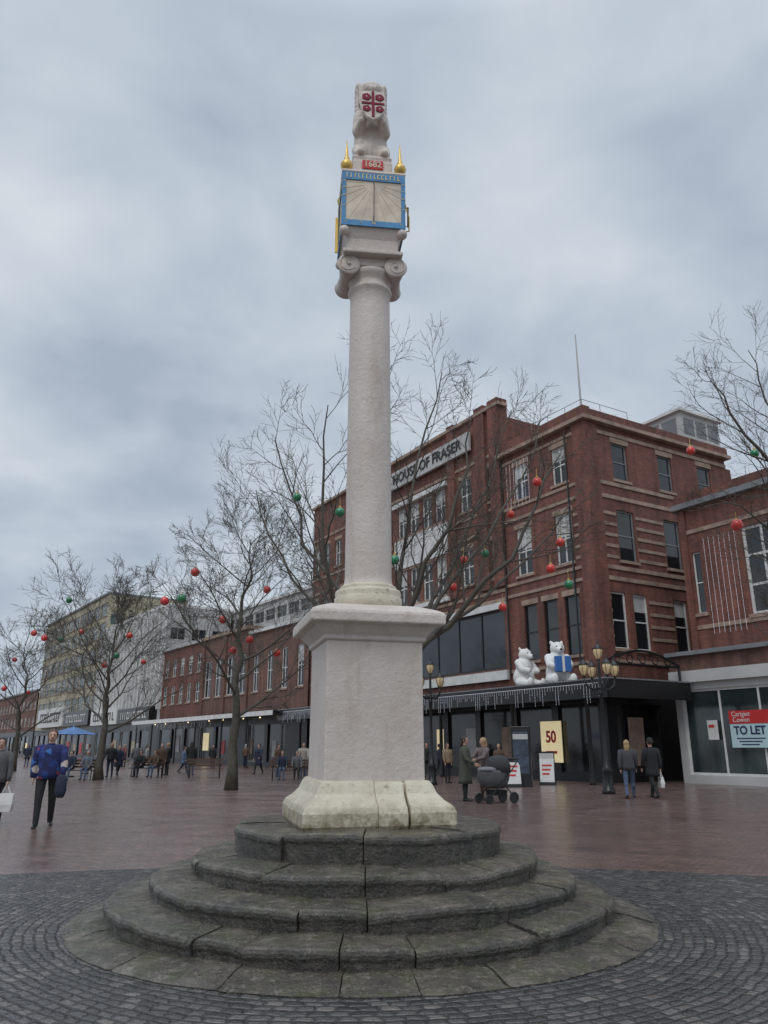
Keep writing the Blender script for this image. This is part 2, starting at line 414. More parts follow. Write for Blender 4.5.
for q in range(4):
    Mq=RZ(q*PI/2); y=-HS
    b=MB(); w=.065
    b.box(-HS-.008,HS+.008,y-.014,y-.002,Z1-.10,Z1+.012); b.box(-HS-.008,HS+.008,y-.014,y-.002,Z0-.01,Z0+w)
    b.box(-HS-.008,-HS+.035,y-.013,y-.002,Z0+w+.001,Z1-.101); b.box(HS-.035,HS+.008,y-.013,y-.002,Z0+w+.001,Z1-.101)
    b.build('dial_border',M_BLUE,d_o,Mq)
    r=MB(); top=Vector((0,y-.001,Z1-.13))
    for k in range(13):
        a=PI+PI*k/12; dx,dz=math.cos(a),math.sin(a)
        L=min((HS-.04)/max(abs(dx),1e-3),(Z1-.13-Z0-w-.01)/max(abs(dz),1e-3))
        r.tube([top+Vector((dx,0,dz))*.12,top+Vector((dx,0,dz))*L],.0026,4)
    r.build('hour_lines',M_GLINE,d_o,Mq)
    if q==0:
        g=MB(); g.tube([(0,y,Z1-.12),(0,y-.05,Z1-.14),(0,y-.05,Z0+.10),(0,y,Z0+.08)],.0065,6)
        g.build('gnomon',mat('weathered_iron',(.16,.13,.10),.6,.2,6),d_o,Mq)
    if q==3:
        MB().box(-.34,-.32,y-.05,y-.014,Z0+.1,Z1-.12).build('gilt_edge',M_GOLD,d_o,Mq)
    if q==1:
        MB().tube([(-.20,y-.012,Z1-.14),(-.20,y-.085,Z0+.30),(-.20,y-.085,Z0+.10),(-.20,y-.012,Z0+.08)],.010,6).build('gnomon',M_GOLD,d_o,Mq)
    m2=MB(); random.seed(5+q)
    x=-HS+.04
    while x<HS-.06:
        wd=random.uniform(.022,.032); yy=y-.019; za,zc=Z1-.076,Z1-.014
        m2.box(x,x+.009,yy,yy+.004,za,zc)
        if random.random()<.6: m2.box(x+.009,x+wd,yy,yy+.004,zc-.009,zc)
        if random.random()<.4: m2.box(x+.009,x+wd,yy,yy+.004,za,za+.009)
        x+=wd+.020
    m2.build('worn_lettering',M_GTXT,d_o,Mq)
    for k,nm in enumerate(NUM):
        a=PI+PI*k/12; dx,dz=math.cos(a),math.sin(a); 
        cx=HS-.014; cz=Z1-.13-(Z0+w/2); 
        t_=min(cx/max(abs(dx),1e-3),cz/max(abs(dz),1e-3))
        text('hour_numeral',nm,.036 if k!=6 else .055,M_GTXT,d_o,Mq@T((dx*t_,y-.017,Z1-.13+dz*t_)),.002,.75)
for q in range(4):
    a=PI/4+q*PI/2; x=.49*math.cos(a); yy=.49*math.sin(a)
    MB().ell((x,yy,Z0-.07),.062,14,10).tube([(x,yy,Z0-.01),(x,yy,Z0-.03)],.03,8).build('corner_ball',M_PL,mon,CR,smooth=True)
    f=MB().lathe([(.03,0),(.035,.02),(.02,.03),(.045,.05),(.070,.09),(.076,.125),(.064,.16),(.04,.19),(.03,.205),(.034,.22),(.024,.235),(.018,.30),(.011,.40),(.003,.50)],16,(x*.95,yy*.95,Z1+.02))
    f.build('finial',M_GOLD,mon,CR,smooth=True)
MB().tube([(HS,-.18,7.60),(HS+.07,-.20,7.58),(HS+.075,-.20,7.86),(HS,-.18,7.84)],.011,6).build('iron_bracket',M_BK,d_o)
LR=CR@T((0,.02,Z1+.05))
st_o=MB().sq([(.25,0),(.25,.26),(.235,.30),(.245,.34),(.23,.38)]).build('statue_plinth',M_PL,mon,LR,bevel=.01)
MB().box(-.13,.13,-.265,-.252,.15,.27).build('date_plaque',M_RED,st_o)
text('date','1682',.12,M_DIAL,st_o,T((0,-.269,.21)),.003,.9,.002)
lb=MB()
for sx in (-1,1):
    lb.ell((sx*.13,.03,.16),(.11,.20,.19)); lb.cone((sx*.16,-.06,.22),.09,(sx*.16,-.17,.08),.07); lb.cone((sx*.16,-.15,.06),.06,(sx*.15,-.25,.05),.05)
    lb.cone((sx*.14,.0,.80),.09,(sx*.17,-.06,.52),.08); lb.cone((sx*.17,-.06,.52),.075,(sx*.13,-.18,.58),.06); lb.ell((sx*.10,-.19,.62),(.045,.045,.05))
    lb.cone((sx*.12,.02,.55),.09,(sx*.13,.02,.28),.10)
    lb.ell((sx*.16,-.02,1.30),(.05,.035,.06)); lb.ell((sx*.04,-.17,1.14),(.04,.045,.035))
lb.ell((0,.07,.30),(.18,.18,.32)); lb.ell((0,.04,.60),(.175,.15,.30)); lb.ell((0,.02,.90),(.19,.16,.26)); lb.box(-.17,.17,-.12,.14,.92,1.24)
lb.ell((0,-.03,1.20),(.18,.15,.13)); lb.cone((0,-.11,1.14),.08,(0,-.18,1.11),.055)
for k in range(7):
    for sx in (-1,1): lb.cone((sx*.18,.02,1.28-.07*k),.04,(sx*(.195-.01*k),.0,1.22-.07*k),.025)
lb.tube([(0,.25,.08),(.14,.28,.2),(.19,.24,.4),(.16,.2,.55)],[.03,.025,.025,.04],8)
me=fuse(lb,.013,2); lion=bpy.data.objects.new('lion_statue',me); me.materials.append(M_LION); COL.objects.link(lion); lion.parent=mon; lion.matrix_basis=LR@T((0,0,.36))
SH=T((0,-.25,.775))@Matrix.Rotation(R(-8),4,'X')@Matrix.Scale(.95,4)
def shieldpts(k,y): 
    P=[(-.16,.25),(-.08,.275),(0,.285),(.08,.275),(.16,.25),(.175,.10),(.17,-.04),(.14,-.15),(.08,-.24),(0,-.29),(-.08,-.24),(-.14,-.15),(-.17,-.04),(-.175,.10)]
    return [(x*k,y,z*k) for x,z in P]
sh=MB().loft([shieldpts(1,.02),shieldpts(1,-.01),shieldpts(.95,-.02)]).build('shield',M_LION,lion,SH)
cr=MB(); cr.box(-.018,.018,-.032,-.022,-.24,.25); cr.box(-.155,-.0185,-.032,-.022,.0,.034); cr.box(.0185,.155,-.032,-.022,.0,.034)
cr.build('shield_cross',M_CRIM,lion,SH)
for x in (-1,1):
    for z,rr in ((.135,.060),(-.092,.054)):
        MB().loft([[(x*.088+rr*(1+.07*math.cos(5*2*PI*k/30))*math.cos(2*PI*k/30),yy,z+rr*(1+.07*math.cos(5*2*PI*k/30))*math.sin(2*PI*k/30)) for k in range(30)] for yy in (-.020,-.034)]).build('shield_rose',M_CRIM,lion,SH)
        MB().ell((x*.088,-.034,z),(.011,.005,.011),8,6).build('rose_centre',M_DIAL,lion,SH)

# ---------------------------------------------------------------- buildings
def facade(root,Mx,x0,x1,z0,z1,op,m,name='wall',rev=.22):
    xs=sorted({x0,x1}|{v for o in op for v in (o[0],o[1])}); zs=sorted({z0,z1}|{v for o in op for v in (o[2],o[3])})
    mb=MB()
    for i in range(len(xs)-1):
        for j in range(len(zs)-1):
            cx=(xs[i]+xs[i+1])/2; cz=(zs[j]+zs[j+1])/2
            if any(o[0]<cx<o[1] and o[2]<cz<o[3] for o in op): continue
            mb.quad((xs[i],0,zs[j]),(xs[i+1],0,zs[j]),(xs[i+1],0,zs[j+1]),(xs[i],0,zs[j+1]))
    for a,b,c,d in [o[:4] for o in op]:
        mb.quad((a,0,c),(a,rev,c),(b,rev,c),(b,0,c)); mb.quad((a,0,d),(b,0,d),(b,rev,d),(a,rev,d))
        mb.quad((a,0,c),(a,0,d),(a,rev,d),(a,rev,c)); mb.quad((b,0,c),(b,rev,c),(b,rev,d),(b,0,d))
    mb.quad((x0,0,z1),(x1,0,z1),(x1,.35,z1),(x0,.35,z1))
    return mb.build(name,m,root,Mx)
def window(root,Mx,a,b,c,d,nx=1,nz=2,fm=None,gm=None,sill=True,t=.06,y=.09,name='window',blind=0,lintel=None):
    fm=fm or M_WH; gm=gm or M_GL
    mb=MB(); 
    mb.box(a,a+t,y,y+.08,c,d); mb.box(b-t,b,y,y+.08,c,d); mb.box(a+t,b-t,y+.001,y+.079,c,c+t); mb.box(a+t,b-t,y+.001,y+.079,d-t,d)
    for i in range(1,nx):
        x=a+(b-a)*i/nx; mb.box(x-t*.4,x+t*.4,y+.004,y+.075,c+t,d-t)
    for i in range(1,nz):
        z=c+(d-c)*i/nz; mb.box(a+t,b-t,y+.008,y+.07,z-t*.4,z+t*.4)
    w=mb.build(name,fm,root,Mx)
    p=MB(); p.quad((a+.01,y+.05,c+.01),(b-.01,y+.05,c+.01),(b-.01,y+.05,d-.01),(a+.01,y+.05,d-.01)); p.build('pane',gm,w)
    if blind:
        q=MB(); q.quad((a+t,y+.045,d-t-(d-c-2*t)*blind),(b-t,y+.045,d-t-(d-c-2*t)*blind),(b-t,y+.045,d-t),(a+t,y+.045,d-t)); q.build('blind',M_BLIND,w)
    if sill: MB().box(a-.1,b+.1,-.09,.10,c-.13,c+.012).build('sill',M_STONE,w)
    if lintel: MB().box(a-.12,b+.12,-.035,.06,d-.01,d+.26).build('lintel',lintel,w)
    return w
random.seed(11)
ANG=math.atan2(-.859,.512)
C0=Vector((10.0,35.6,0))
hof=empty('department_store',C0,ANG,'large red brick corner department store with black canopy and white name board','building')
I4=Matrix.Identity(4)
MRt=RZ(PI/2)
opA=[]; 
for x in (-4.9,-1.9):
    opA+= [(x-.55,x+.55,14.4,16.4),(x-.6,x+.6,10.2,12.8)]
for x in (-4.7,-3.2,-1.7): opA.append((x-.5,x+.5,5.7,8.6))
opB=[]
for x in (-7.9,-9.9):
    opB+=[(x-.55,x+.55,15.0,17.1),(x-.55,x+.55,10.5,12.7)]
for x in (-12.6,-14.1,-15.6,-17.1): opB+=[(x-.55,x+.55,15.0,17.1),(x-.55,x+.55,10.3,12.7)]
for x in (-20.5,-22.5,-24.5,-26.5,-28.5,-30.2): opB+=[(x-.5,x+.5,15.0,17.1),(x-.5,x+.5,10.5,12.7),(x-.5,x+.5,6.2,8.5)]
big=(-17.6,-6.8,5.5,8.7)
ZT=17.2
facade(hof,I4,-6.5,0,4.3,ZT,opA,M_BR); facade(hof,I4,-31,-6.5,4.3,20.6,opB+[big],M_BR)
for o in opA:
    tall=o[3]<9
    window(hof,I4,*o,nx=1 if tall else 2,nz=2,fm=M_BK if tall else M_WH,t=.09,blind=0 if tall else (.35 if o[2]>14 else .45),lintel=M_STONE)
for o in opB: window(hof,I4,*o,nx=2,nz=2,t=.09,blind=random.choice([0,0,.4]),lintel=M_STONE)
window(hof,I4,*big,nx=5,nz=1,fm=M_BK,t=.12,sill=False,name='showroom_window')
opR=[]
for y in (2.4,5.8,9.0): opR+=[(y-.55,y+.55,14.4,16.4),(y-.6,y+.6,10.2,12.8)]
for y in (1.4,2.9,5.8,8.8): opR.append((y-.5,y+.5,5.9,8.6))
facade(hof,MRt,0,11,4.3,ZT,opR,M_BR)
for o in opR: window(hof,MRt,*o,nx=1,nz=2,fm=M_WH if o[2]<9 else M_LEAD,t=.08,blind=random.choice([0,.3]),lintel=M_STONE if o[2]>14 else None)
opR2=[(x-.6,x+.6,z,z+2.2) for x in (13,16,19) for z in (10.4,)]
facade(hof,MRt,11,22,0,14.2,opR2,M_BR)
for o in opR2: window(hof,MRt,*o)
MB().box(-31,-.36,.36,12,0,ZT-.3).build('building_core',M_BR,hof)
MB().box(-31,-6.8,.37,12,ZT-.3,20.2).build('upper_core',M_BR,hof)
MB().box(-12,-.37,12,22,0,13.9).build('rear_wing',M_BR,hof)
MB().box(-.75,.12,-.12,.75,4.3,ZT+.15).build('corner_pier',M_BR,hof)
for z in (5.2,9.15,9.75,13.3,14.0,16.7): MB().box(-6.45,-.8,-.06,.05,z,z+.16).build('stone_band',M_STONE,hof)
for z in (5.2,9.15,9.7,13.3,14.0,16.7):
    MB().box(-.05,.06,.8,11,z,z+.2).build('stone_band',M_STONE,hof)
for z in (10.25,10.8,11.35,11.9,12.45,6.4,7.0,7.6,8.2):
    for a,b in (((.8,1.7),(3.1,5.1),(6.5,8.3),(9.7,11)) if z>9 else ((.78,.88),(3.5,5.2),(6.4,8.2),(9.4,11))):
        MB().box(-.05,.04,a,b,z,z+.16).build('stone_band',M_STONE,hof)
    if z>9:
        MB().box(-1.15,-.76,-.04,.04,z,z+.16).build('stone_band',M_STONE,hof)
for z in (9.1,9.6,13.2,14.4,17.7): MB().box(-30.9,-6.6,-.06,.05,z,z+.18).build('stone_band',M_STONE,hof)
MB().box(-6.6,.35,-.35,.9,ZT,ZT+.2).build('cornice',M_STONE,hof); MB().box(-.9,.34,.91,11.2,ZT,ZT+.19).build('cornice',M_STONE,hof)
MB().box(-6.6,.2,-.2,.3,ZT+.2,ZT+.75).build('parapet',M_BR,hof); MB().box(-.3,.2,.31,11.1,ZT+.19,ZT+.65).build('parapet',M_BR,hof)
MB().box(-31.1,-6.3,-.22,.5,20.6,20.8).build('coping',M_STONE,hof)
for x in (-8.2,-6.9): MB().box(x-.45,x+.45,-.18,.6,9.9,21.1).build('pier',M_BR,hof)
for x in (-19.2,-11.2): MB().box(x-.35,x+.35,-.16,.4,9.9 if x>-15 else 4.4,21.0).build('pier',M_BR,hof)
MB().box(-18.0,-11.8,-.10,-.02,12.85,14.85).build('white_panel',M_WH,hof)
MB().box(-18.1,-11.7,-.22,.05,17.2,17.5).build('white_cornice',M_WH,hof); MB().box(-18.1,-11.7,-.22,.05,9.9,10.15).build('white_cornice',M_WH,hof)
MB().box(-17.9,-6.6,-.18,.05,8.7,9.05).build('white_fascia',M_WH,hof); MB().box(-17.9,-6.6,-.18,.05,4.9,5.4).build('white_fascia',M_WH,hof)
sb=MB().box(-18.5,-9.0,-.36,-.18,18.6,19.8).build('name_board',M_LGREY,hof)
text('name_lettering','HOUSE OF FRASER',.95,M_GREYTXT,sb,T((-13.7,-.39,19.2)),.03,1.0,.004)
gf=[]; x=-30.6
while x<-1.5: gf.append((x,x+2.6,.35,3.5)); x+=3.05
facade(hof,I4,-31,0,0,4.3,gf,M_BK,'shopfront')
for o in gf: window(hof,I4,*o,nx=1,nz=1,fm=M_BK,gm=M_GL2,sill=False,name='shop_window')
facade(hof,MRt,0,11,0,4.3,[(.6,3.6,.3,3.4)],M_BK,'shopfront'); window(hof,MRt,.6,3.6,.3,3.4,nx=2,nz=1,fm=M_BK,gm=M_GL2,sill=False,name='shop_window')
pp=MB().box(-4.4,-2.95,-.05,-.02,.8,2.7).build('lit_poster',M_POST,hof); text('poster_figures','50',.75,M_RED,pp,T((-3.67,-.07,1.95)),.01,.95,.022)
MB().box(-4.05,-3.3,-.08,-.06,1.2,1.32).build('poster_strip',M_RED,pp)
MB().box(1.2,2.2,.03,.05,.7,2.8).build('beige_poster',M_STONE,hof,MRt@T((0,-.1,0)))
random.seed(4)
for a,b,c in ((-7.6,-6.7,M_STONE),(-10.7,-9.6,M_LGREY),(-13.6,-12.9,M_POST),(-17,-15.8,M_STONE)):
    MB().box(a,b,.10,.12,.9,2.5).build('window_display',c,hof)
cn=MB(); cn.box(-31.2,2.5,-2.5,-.01,3.95,4.15); cn.box(.01,2.5,0,2.6,3.951,4.149)
can=cn.build('canopy',M_BK,hof)
fb=MB(); fb.box(-31.2,2.52,-2.56,-2.5,3.45,4.2); fb.box(2.5,2.56,-2.5,2.6,3.45,4.2); fb.build('canopy_fascia',M_BK,can)
eb=MB(); eb.box(-31.2,2.58,-2.59,-2.5,4.205,4.26); eb.box(2.5,2.6,-2.49,2.6,4.205,4.26); eb.build('canopy_edge',M_LEAD,can)
for x in (-28,-22,-16,-10,-4,.9): MB().lathe([(.14,0),(.12,.1),(.10,.3),(.09,3.9),(.14,3.95)],12,(x,-2.1,0)).build('canopy_column',M_BK,can,smooth=True)
for x in [-29,-26.5,-20,-17,-14,-11.5,-7,-5.5]: MB().ell((x,-.6,3.88),.05,8,6).build('ceiling_lamp',M_LAMP,can)
ru=MB().box(-4.2,-.35,8.0,11.4,16.9,19.7).build('roof_room',M_LGREY,hof)
MB().box(-4.4,-.15,7.8,11.6,19.7,19.85).build('roof_room_eave',M_WH,ru)
for i in range(3): MB().box(-.345,-.335,8.3+i*1.05,9.15+i*1.05,18.4,19.4).build('roof_room_pane',M_LEAD,ru)
for i in range(3): MB().box(-4.0+i*1.2,-3.0+i*1.2,7.985,7.995,18.4,19.4).build('roof_room_pane',M_LEAD,ru)
rl=MB()
rl.tube([(-4,.2,18.5),(-.2,.2,18.5),(-.2,3.5,18.5)],.016,6)
for x in (-4,-2.7,-1.4,-.2): rl.tube([(x,.2,17.9),(x,.2,18.5)],.016,6)
for y in (1.5,3.5): rl.tube([(-.2,y,17.8),(-.2,y,18.5)],.016,6)
rl.build('roof_railing',M_LEAD,hof)
MB().tube([(-1.2,1.2,17.0),(-1.2,1.2,20),(-1.2,1.2,23.0)],[.07,.05,.03],8).build('roof_mast',M_LGREY,hof)
MB().box(-3.5,-1.2,.6,2.6,16.9,18.3).build('roof_block',M_LEAD,hof)
for x in (-6.4,-1.3): MB().tube([(x,-.10,17.0),(x,-.10,5)],.05,6).build('drainpipe',M_BK,hof)
def strands(mb,x0,x1,y,zt,lens,step,r=.008,b=.014,bs=.16):
    x=x0
    while x<x1:
        L=lens() ; mb.tube([(x,y,zt),(x,y,zt-L)],r,3)
        z=zt-.05
        while z>zt-L: mb.ell((x,y,z),b,4,3); z-=bs
        x+=step
lc=MB(); strands(lc,-5.9,-4.0,-.15,16.6,lambda:2.6,.30,.004,.012); lc.build('light_curtain',M_BULB,hof)

rb=empty('brick_shop_building',(13.2,35.8,0),ANG,'red brick shop building at the right edge with glass shopfront and to let board','building')
opq=[(4.35,6.1,6.8,10.6),(7.4,9.2,6.8,10.6),(1.75,2.2,7.2,10.0)]
facade(rb,I4,1.3,10,5.5,12.1,opq,M_BR)
for o in opq[:2]: window(rb,I4,*o,nx=2,nz=3,t=.13)
window(rb,I4,*opq[2],nx=1,nz=2)
facade(rb,I4,0,10,0,4.25,[(.35,9.6,.35,3.95)],M_LGREY,'shopfront')
window(rb,I4,.35,9.6,.35,3.95,nx=5,nz=1,fm=M_WH,gm=M_GLD,sill=False,t=.10,name='shop_window')
MB().box(-.05,10,-.25,.3,4.25,4.75).build('shop_fascia',M_LGREY,rb); MB().box(-.05,10,-.12,.3,4.751,5.5).build('brick_fascia',M_BR2,rb)
MB().box(-.1,10,-.35,.35,5.42,5.6).build('stone_band',M_LEAD,rb)
MB().box(1.15,10,-.3,.4,12.1,12.35).build('cornice',M_LEAD,rb); MB().box(1.2,10,-.12,.3,12.35,12.8).build('parapet',M_BR,rb)
for z in (6.5,10.9): MB().box(1.3,10,-.05,.03,z,z+.18).build('stone_band',M_STONE,rb)
MB().box(1.35,10,.4,9,0,12.0).build('building_core',M_BR,rb); MB().box(0.02,1.34,.4,3,0,5.4).build('shop_core',M_BR,rb)
for x in (1.35,6.5): MB().box(x-.03,x+.3,-.1,.05,5.61,12.09).build('pier',M_BR,rb)
lc=MB(); strands(lc,2.6,4.2,-.2,10.5,lambda:4.3,.26,.0035,.009); lc.build('light_curtain',M_BULB,rb)
tl=empty('to_let_board',(0,0,0),0,'to let board with red top band in the right shop window','sign'); Mtl=T(rb.location)@RZ(ANG)@T((.22,0,-.12))
b1=MB().box(2.45,4.3,-.06,-.01,1.60,2.55).build('board',M_TEAL,tl,Mtl); MB().box(2.45,4.3,-.075,-.061,2.55,3.08).build('red_band',M_RED,tl,Mtl)
text('lettering','Carigiet',.27,M_WH,tl,Mtl@T((3.02,-.085,2.93)),.004,1); text('lettering','Cowen',.27,M_WH,tl,Mtl@T((3.02,-.085,2.70)),.004,1)
text('lettering','TO LET',.46,M_NAVY,tl,Mtl@T((3.34,-.07,2.27)),.005,.95,.012)
for k,z in enumerate((1.94,1.82,1.70)): MB().box(2.7+.1*k,4.0-.15*k,-.068,-.062,z,z+.045).build('small_print',M_NAVY,tl,Mtl)
pn=MB().box(1.55,2.05,-.04,-.01,1.8,2.6).build('window_notice',M_WH,None,T(rb.location)@RZ(ANG)); tag(pn,'small white paper notice in the shop window left of the to let board','notice')
MB().box(1.62,1.9,-.047,-.041,2.3,2.42).build('printed_patch',M_RED,pn)

U2=Vector((-.57,.82,0)).normalized(); P1=Vector((-6.0,62.2,0)); A2=math.atan2(-U2.y,-U2.x)
def block(name,label,t0,t1,H,m,rows,wn,dep=12,off=0,gz=4.3,bw=1.1,fm=None,gm=None,roof=None,nx=2,group=None,shop=True,sill=True,side=None):
    L=t1-t0; o=P1+U2*t1; inn=Vector((U2.y,-U2.x,0))*off
    rt=empty(name,o+inn,A2,label,'building',group)
    op=[]
    for (za,zb_) in rows:
        for i in range(wn):
            x=L*(i+.5)/wn; op.append((x-bw/2,x+bw/2,za,zb_))
    facade(rt,I4,0,L,gz if shop else 0,H,op,m)
    for w in op: window(rt,I4,*w,nx=nx,nz=2,fm=fm,gm=gm,sill=sill,t=.09,blind=random.choice([0,0,0,.4]))
    if shop:
        g=[]; x=.4
        while x+3.6<L: g.append((x,x+3.2,.3,3.4)); x+=3.8
        facade(rt,I4,0,L,0,gz,g,M_BK,'shopfront')
        for i,w in enumerate(g):
            window(rt,I4,*w,nx=1,nz=1,fm=M_BK if i%3 else M_LGREY,gm=M_GL2,sill=False,name='shop_window')
            if random.random()<.6:
                a=w[0]+random.uniform(.2,1.2); MB().box(a,a+random.uniform(.5,1.6),.10,.12,random.uniform(.6,1.2),random.uniform(1.9,3.0)).build('window_display',random.choice([M_STONE,M_LGREY,M_POST,M_RED,M_TAN]),rt)
    MB().box(0.01,L-.25,.36,dep-.01,0,H-.3).build('building_core',m,rt)
    if side:
        Ms=T((L,0,0))@RZ(PI/2); ops=[(a,a+1.8,z,z2) for z,z2 in side for a in [k*2.6+.5 for k in range(int(dep/2.6))]]
        facade(rt,Ms,0,dep,gz,H,ops,m)
        for w in ops: window(rt,Ms,*w,nx=2,nz=1,fm=fm,gm=gm,sill=False)
    MB().box(-.05,L+.05,-.25,.5,H,H+.3).build('parapet',roof or M_STONE,rt)
    MB().box(L-.4,L+.06,.51,dep,H,H+.3).build('parapet',roof or M_STONE,rt)
    return rt,L
bD,LD=block('brick_shop_terrace','two storey red brick terrace right beside the department store',0,11,11.4,M_BR2,[(6.2,9.6)],4,roof=M_WH)
bE,LE=block('brick_shop_terrace','red brick shop terrace with broad windows in the middle left',11.1,22,12.0,M_BR2,[(6.2,9.8)],4,bw=1.7,roof=M_STONE)
for x in [i*LE/2 for i in range(3)]: MB().box(max(0,x-.4),min(LE,x+.4),-.15,.3,4.4,12.4).build('pier',M_BR2,bE)
bE2,LE2=block('brick_shop_terrace','darker red brick shop terrace next to the pale grey office block',22.1,34,12.0,M_BR,[(6.0,8.0),(9.0,10.9)],5,bw=1.2,roof=M_LGREY)
bF,LF=block('grey_office_block','pale grey office block with close vertical fins behind the bare tree',34.1,60,17.5,M_LGREY,[(6.3,9.2),(10.2,13.0),(14.0,16.6)],9,bw=2.0,fm=M_LGREY,roof=M_WH,dep=8,side=[(13.6,15.0)])
for i in range(19): MB().box(LF*i/18-.12,LF*i/18+.12,-.5,.0,5.6,17.4).build('fin',M_WH,bF)
bG,LG=block('tan_office_block','tan office block with green glass bands at far left',60.1,100,23,M_TAN,[(6.6,8.8),(10.0,12.2),(13.4,15.6),(16.8,19.0),(19.9,21.9)],10,bw=3.6,fm=M_LGREY,gm=M_GLG,roof=M_LEAD,nx=3,dep=12,side=[(18.6,20.2)])
bW,LW=block('white_rear_block','long pale flat roofed block rising behind the brick terrace',.5,42,17.3,M_LGREY,[(12.9,14.2),(15.2,16.5)],15,off=8.3,bw=2.4,shop=False,roof=M_WH,fm=M_GREY,sill=False)
bX,LX=block('distant_brick_building','distant low brick building with pale window rows beyond the tan office block',101,150,11.5,M_BR2,[(5.2,6.9),(8.2,10)],14,bw=1.8,roof=M_LEAD)
def row_canopy(rt,L,s0=0,mfas=M_WH):
    c=MB().box(s0,L,-3.0,-.01,4.0,4.2).build('canopy',M_BK,rt)
    MB().box(s0,L,-3.1,-3.0,3.85,4.2).build('canopy_fascia',mfas,c)
    x=s0+1
    while x<L: MB().ell((x,-.8,3.9),.05,8,6).build('ceiling_lamp',M_LAMP,c); x+=3.3
    for i in range(int((L-s0)/5)): MB().tube([(s0+1+5*i,-2.8,0),(s0+1+5*i,-2.8,4.0)],.09,8).build('canopy_column',M_BK,c)
row_canopy(bD,LD); row_canopy(bE,LE); row_canopy(bE2,LE2)
def shopsign(rt,x0,x1,z0,z1,seed,mb_=None,ml=None):
    b=MB().box(x0,x1,-.95,-.1,z0,z1).build('shop_sign',mb_ or M_WH,rt); random.seed(seed)
    x=x0+(x1-x0)*.12; h=(z1-z0)*.5; zc=(z0+z1)/2
    while x<x1-(x1-x0)*.12:
        l=MB(); w=h*.65; l.box(x,x+w*.25,-1.0,-.955,zc-h/2,zc+h/2)
        if random.random()<.6: l.box(x+w*.25,x+w,-1.0,-.955,zc+h*.3,zc+h/2)
        if random.random()<.6: l.box(x+w*.25,x+w,-1.0,-.955,zc-h/2,zc-h*.3)
        l.build('sign_letter',ml or M_GREYTXT,b)
        x+=w*1.5
shopsign(bF,.5,12.5,4.3,6.3,4); shopsign(bF,13,25,4.3,6.0,5,M_BK,M_WH); shopsign(bG,6,24,4.6,7.6,8); shopsign(bG,25,39,4.5,6.6,9,M_BK,M_WH)
def icicles(label,Mx,x0,x1,y,z,step=.28,b=.010,bs=.16):
    mb=MB(); strands(mb,x0,x1,y,z,lambda:random.choice([.2,.35,.55,.8]),step,.0025,b,bs); mb.tube([(x0,y,z),(x1,y,z)],.006,4)
    return tag(mb.build('icicle_lights',M_BULB,None,Mx),label,'string lights')
icicles('icicle lights hanging from the black department store canopy',T(C0)@RZ(ANG),-30,2.4,-2.62,4.05,.17,.0095,.12)
icicles('icicle lights hanging from the canopy of the brick terrace',T(bE2.location)@RZ(A2),.3,22.6,-3.16,3.85,.4,.012)
ia=MB()
pts=[(2.2, -2.2+4.6*k/16, 4.95+.55*math.sin(PI*k/16)) for k in range(17)]
ia.tube(pts,.06,6); ia.tube([(2.2,-2.2,4.9),(2.2,2.4,4.9)],.05,6); ia.tube([(2.2,-2.2,4.26),(2.2,-2.2,5.0)],.06,6); ia.tube([(2.2,2.4,4.26),(2.2,2.4,5.0)],.06,6)
for k in range(5):
    cy=-1.5+.8*k; ia.tube([(2.2,cy+.2*math.cos(a/8*2*PI),5.12+.17*math.sin(a/8*2*PI)) for a in range(9)],.03,4)
io=ia.build('iron_arch',M_BK,None,T(C0)@RZ(ANG)); tag(io,'black scrolled iron arch standing on the canopy corner right of the tall lamp','ironwork')

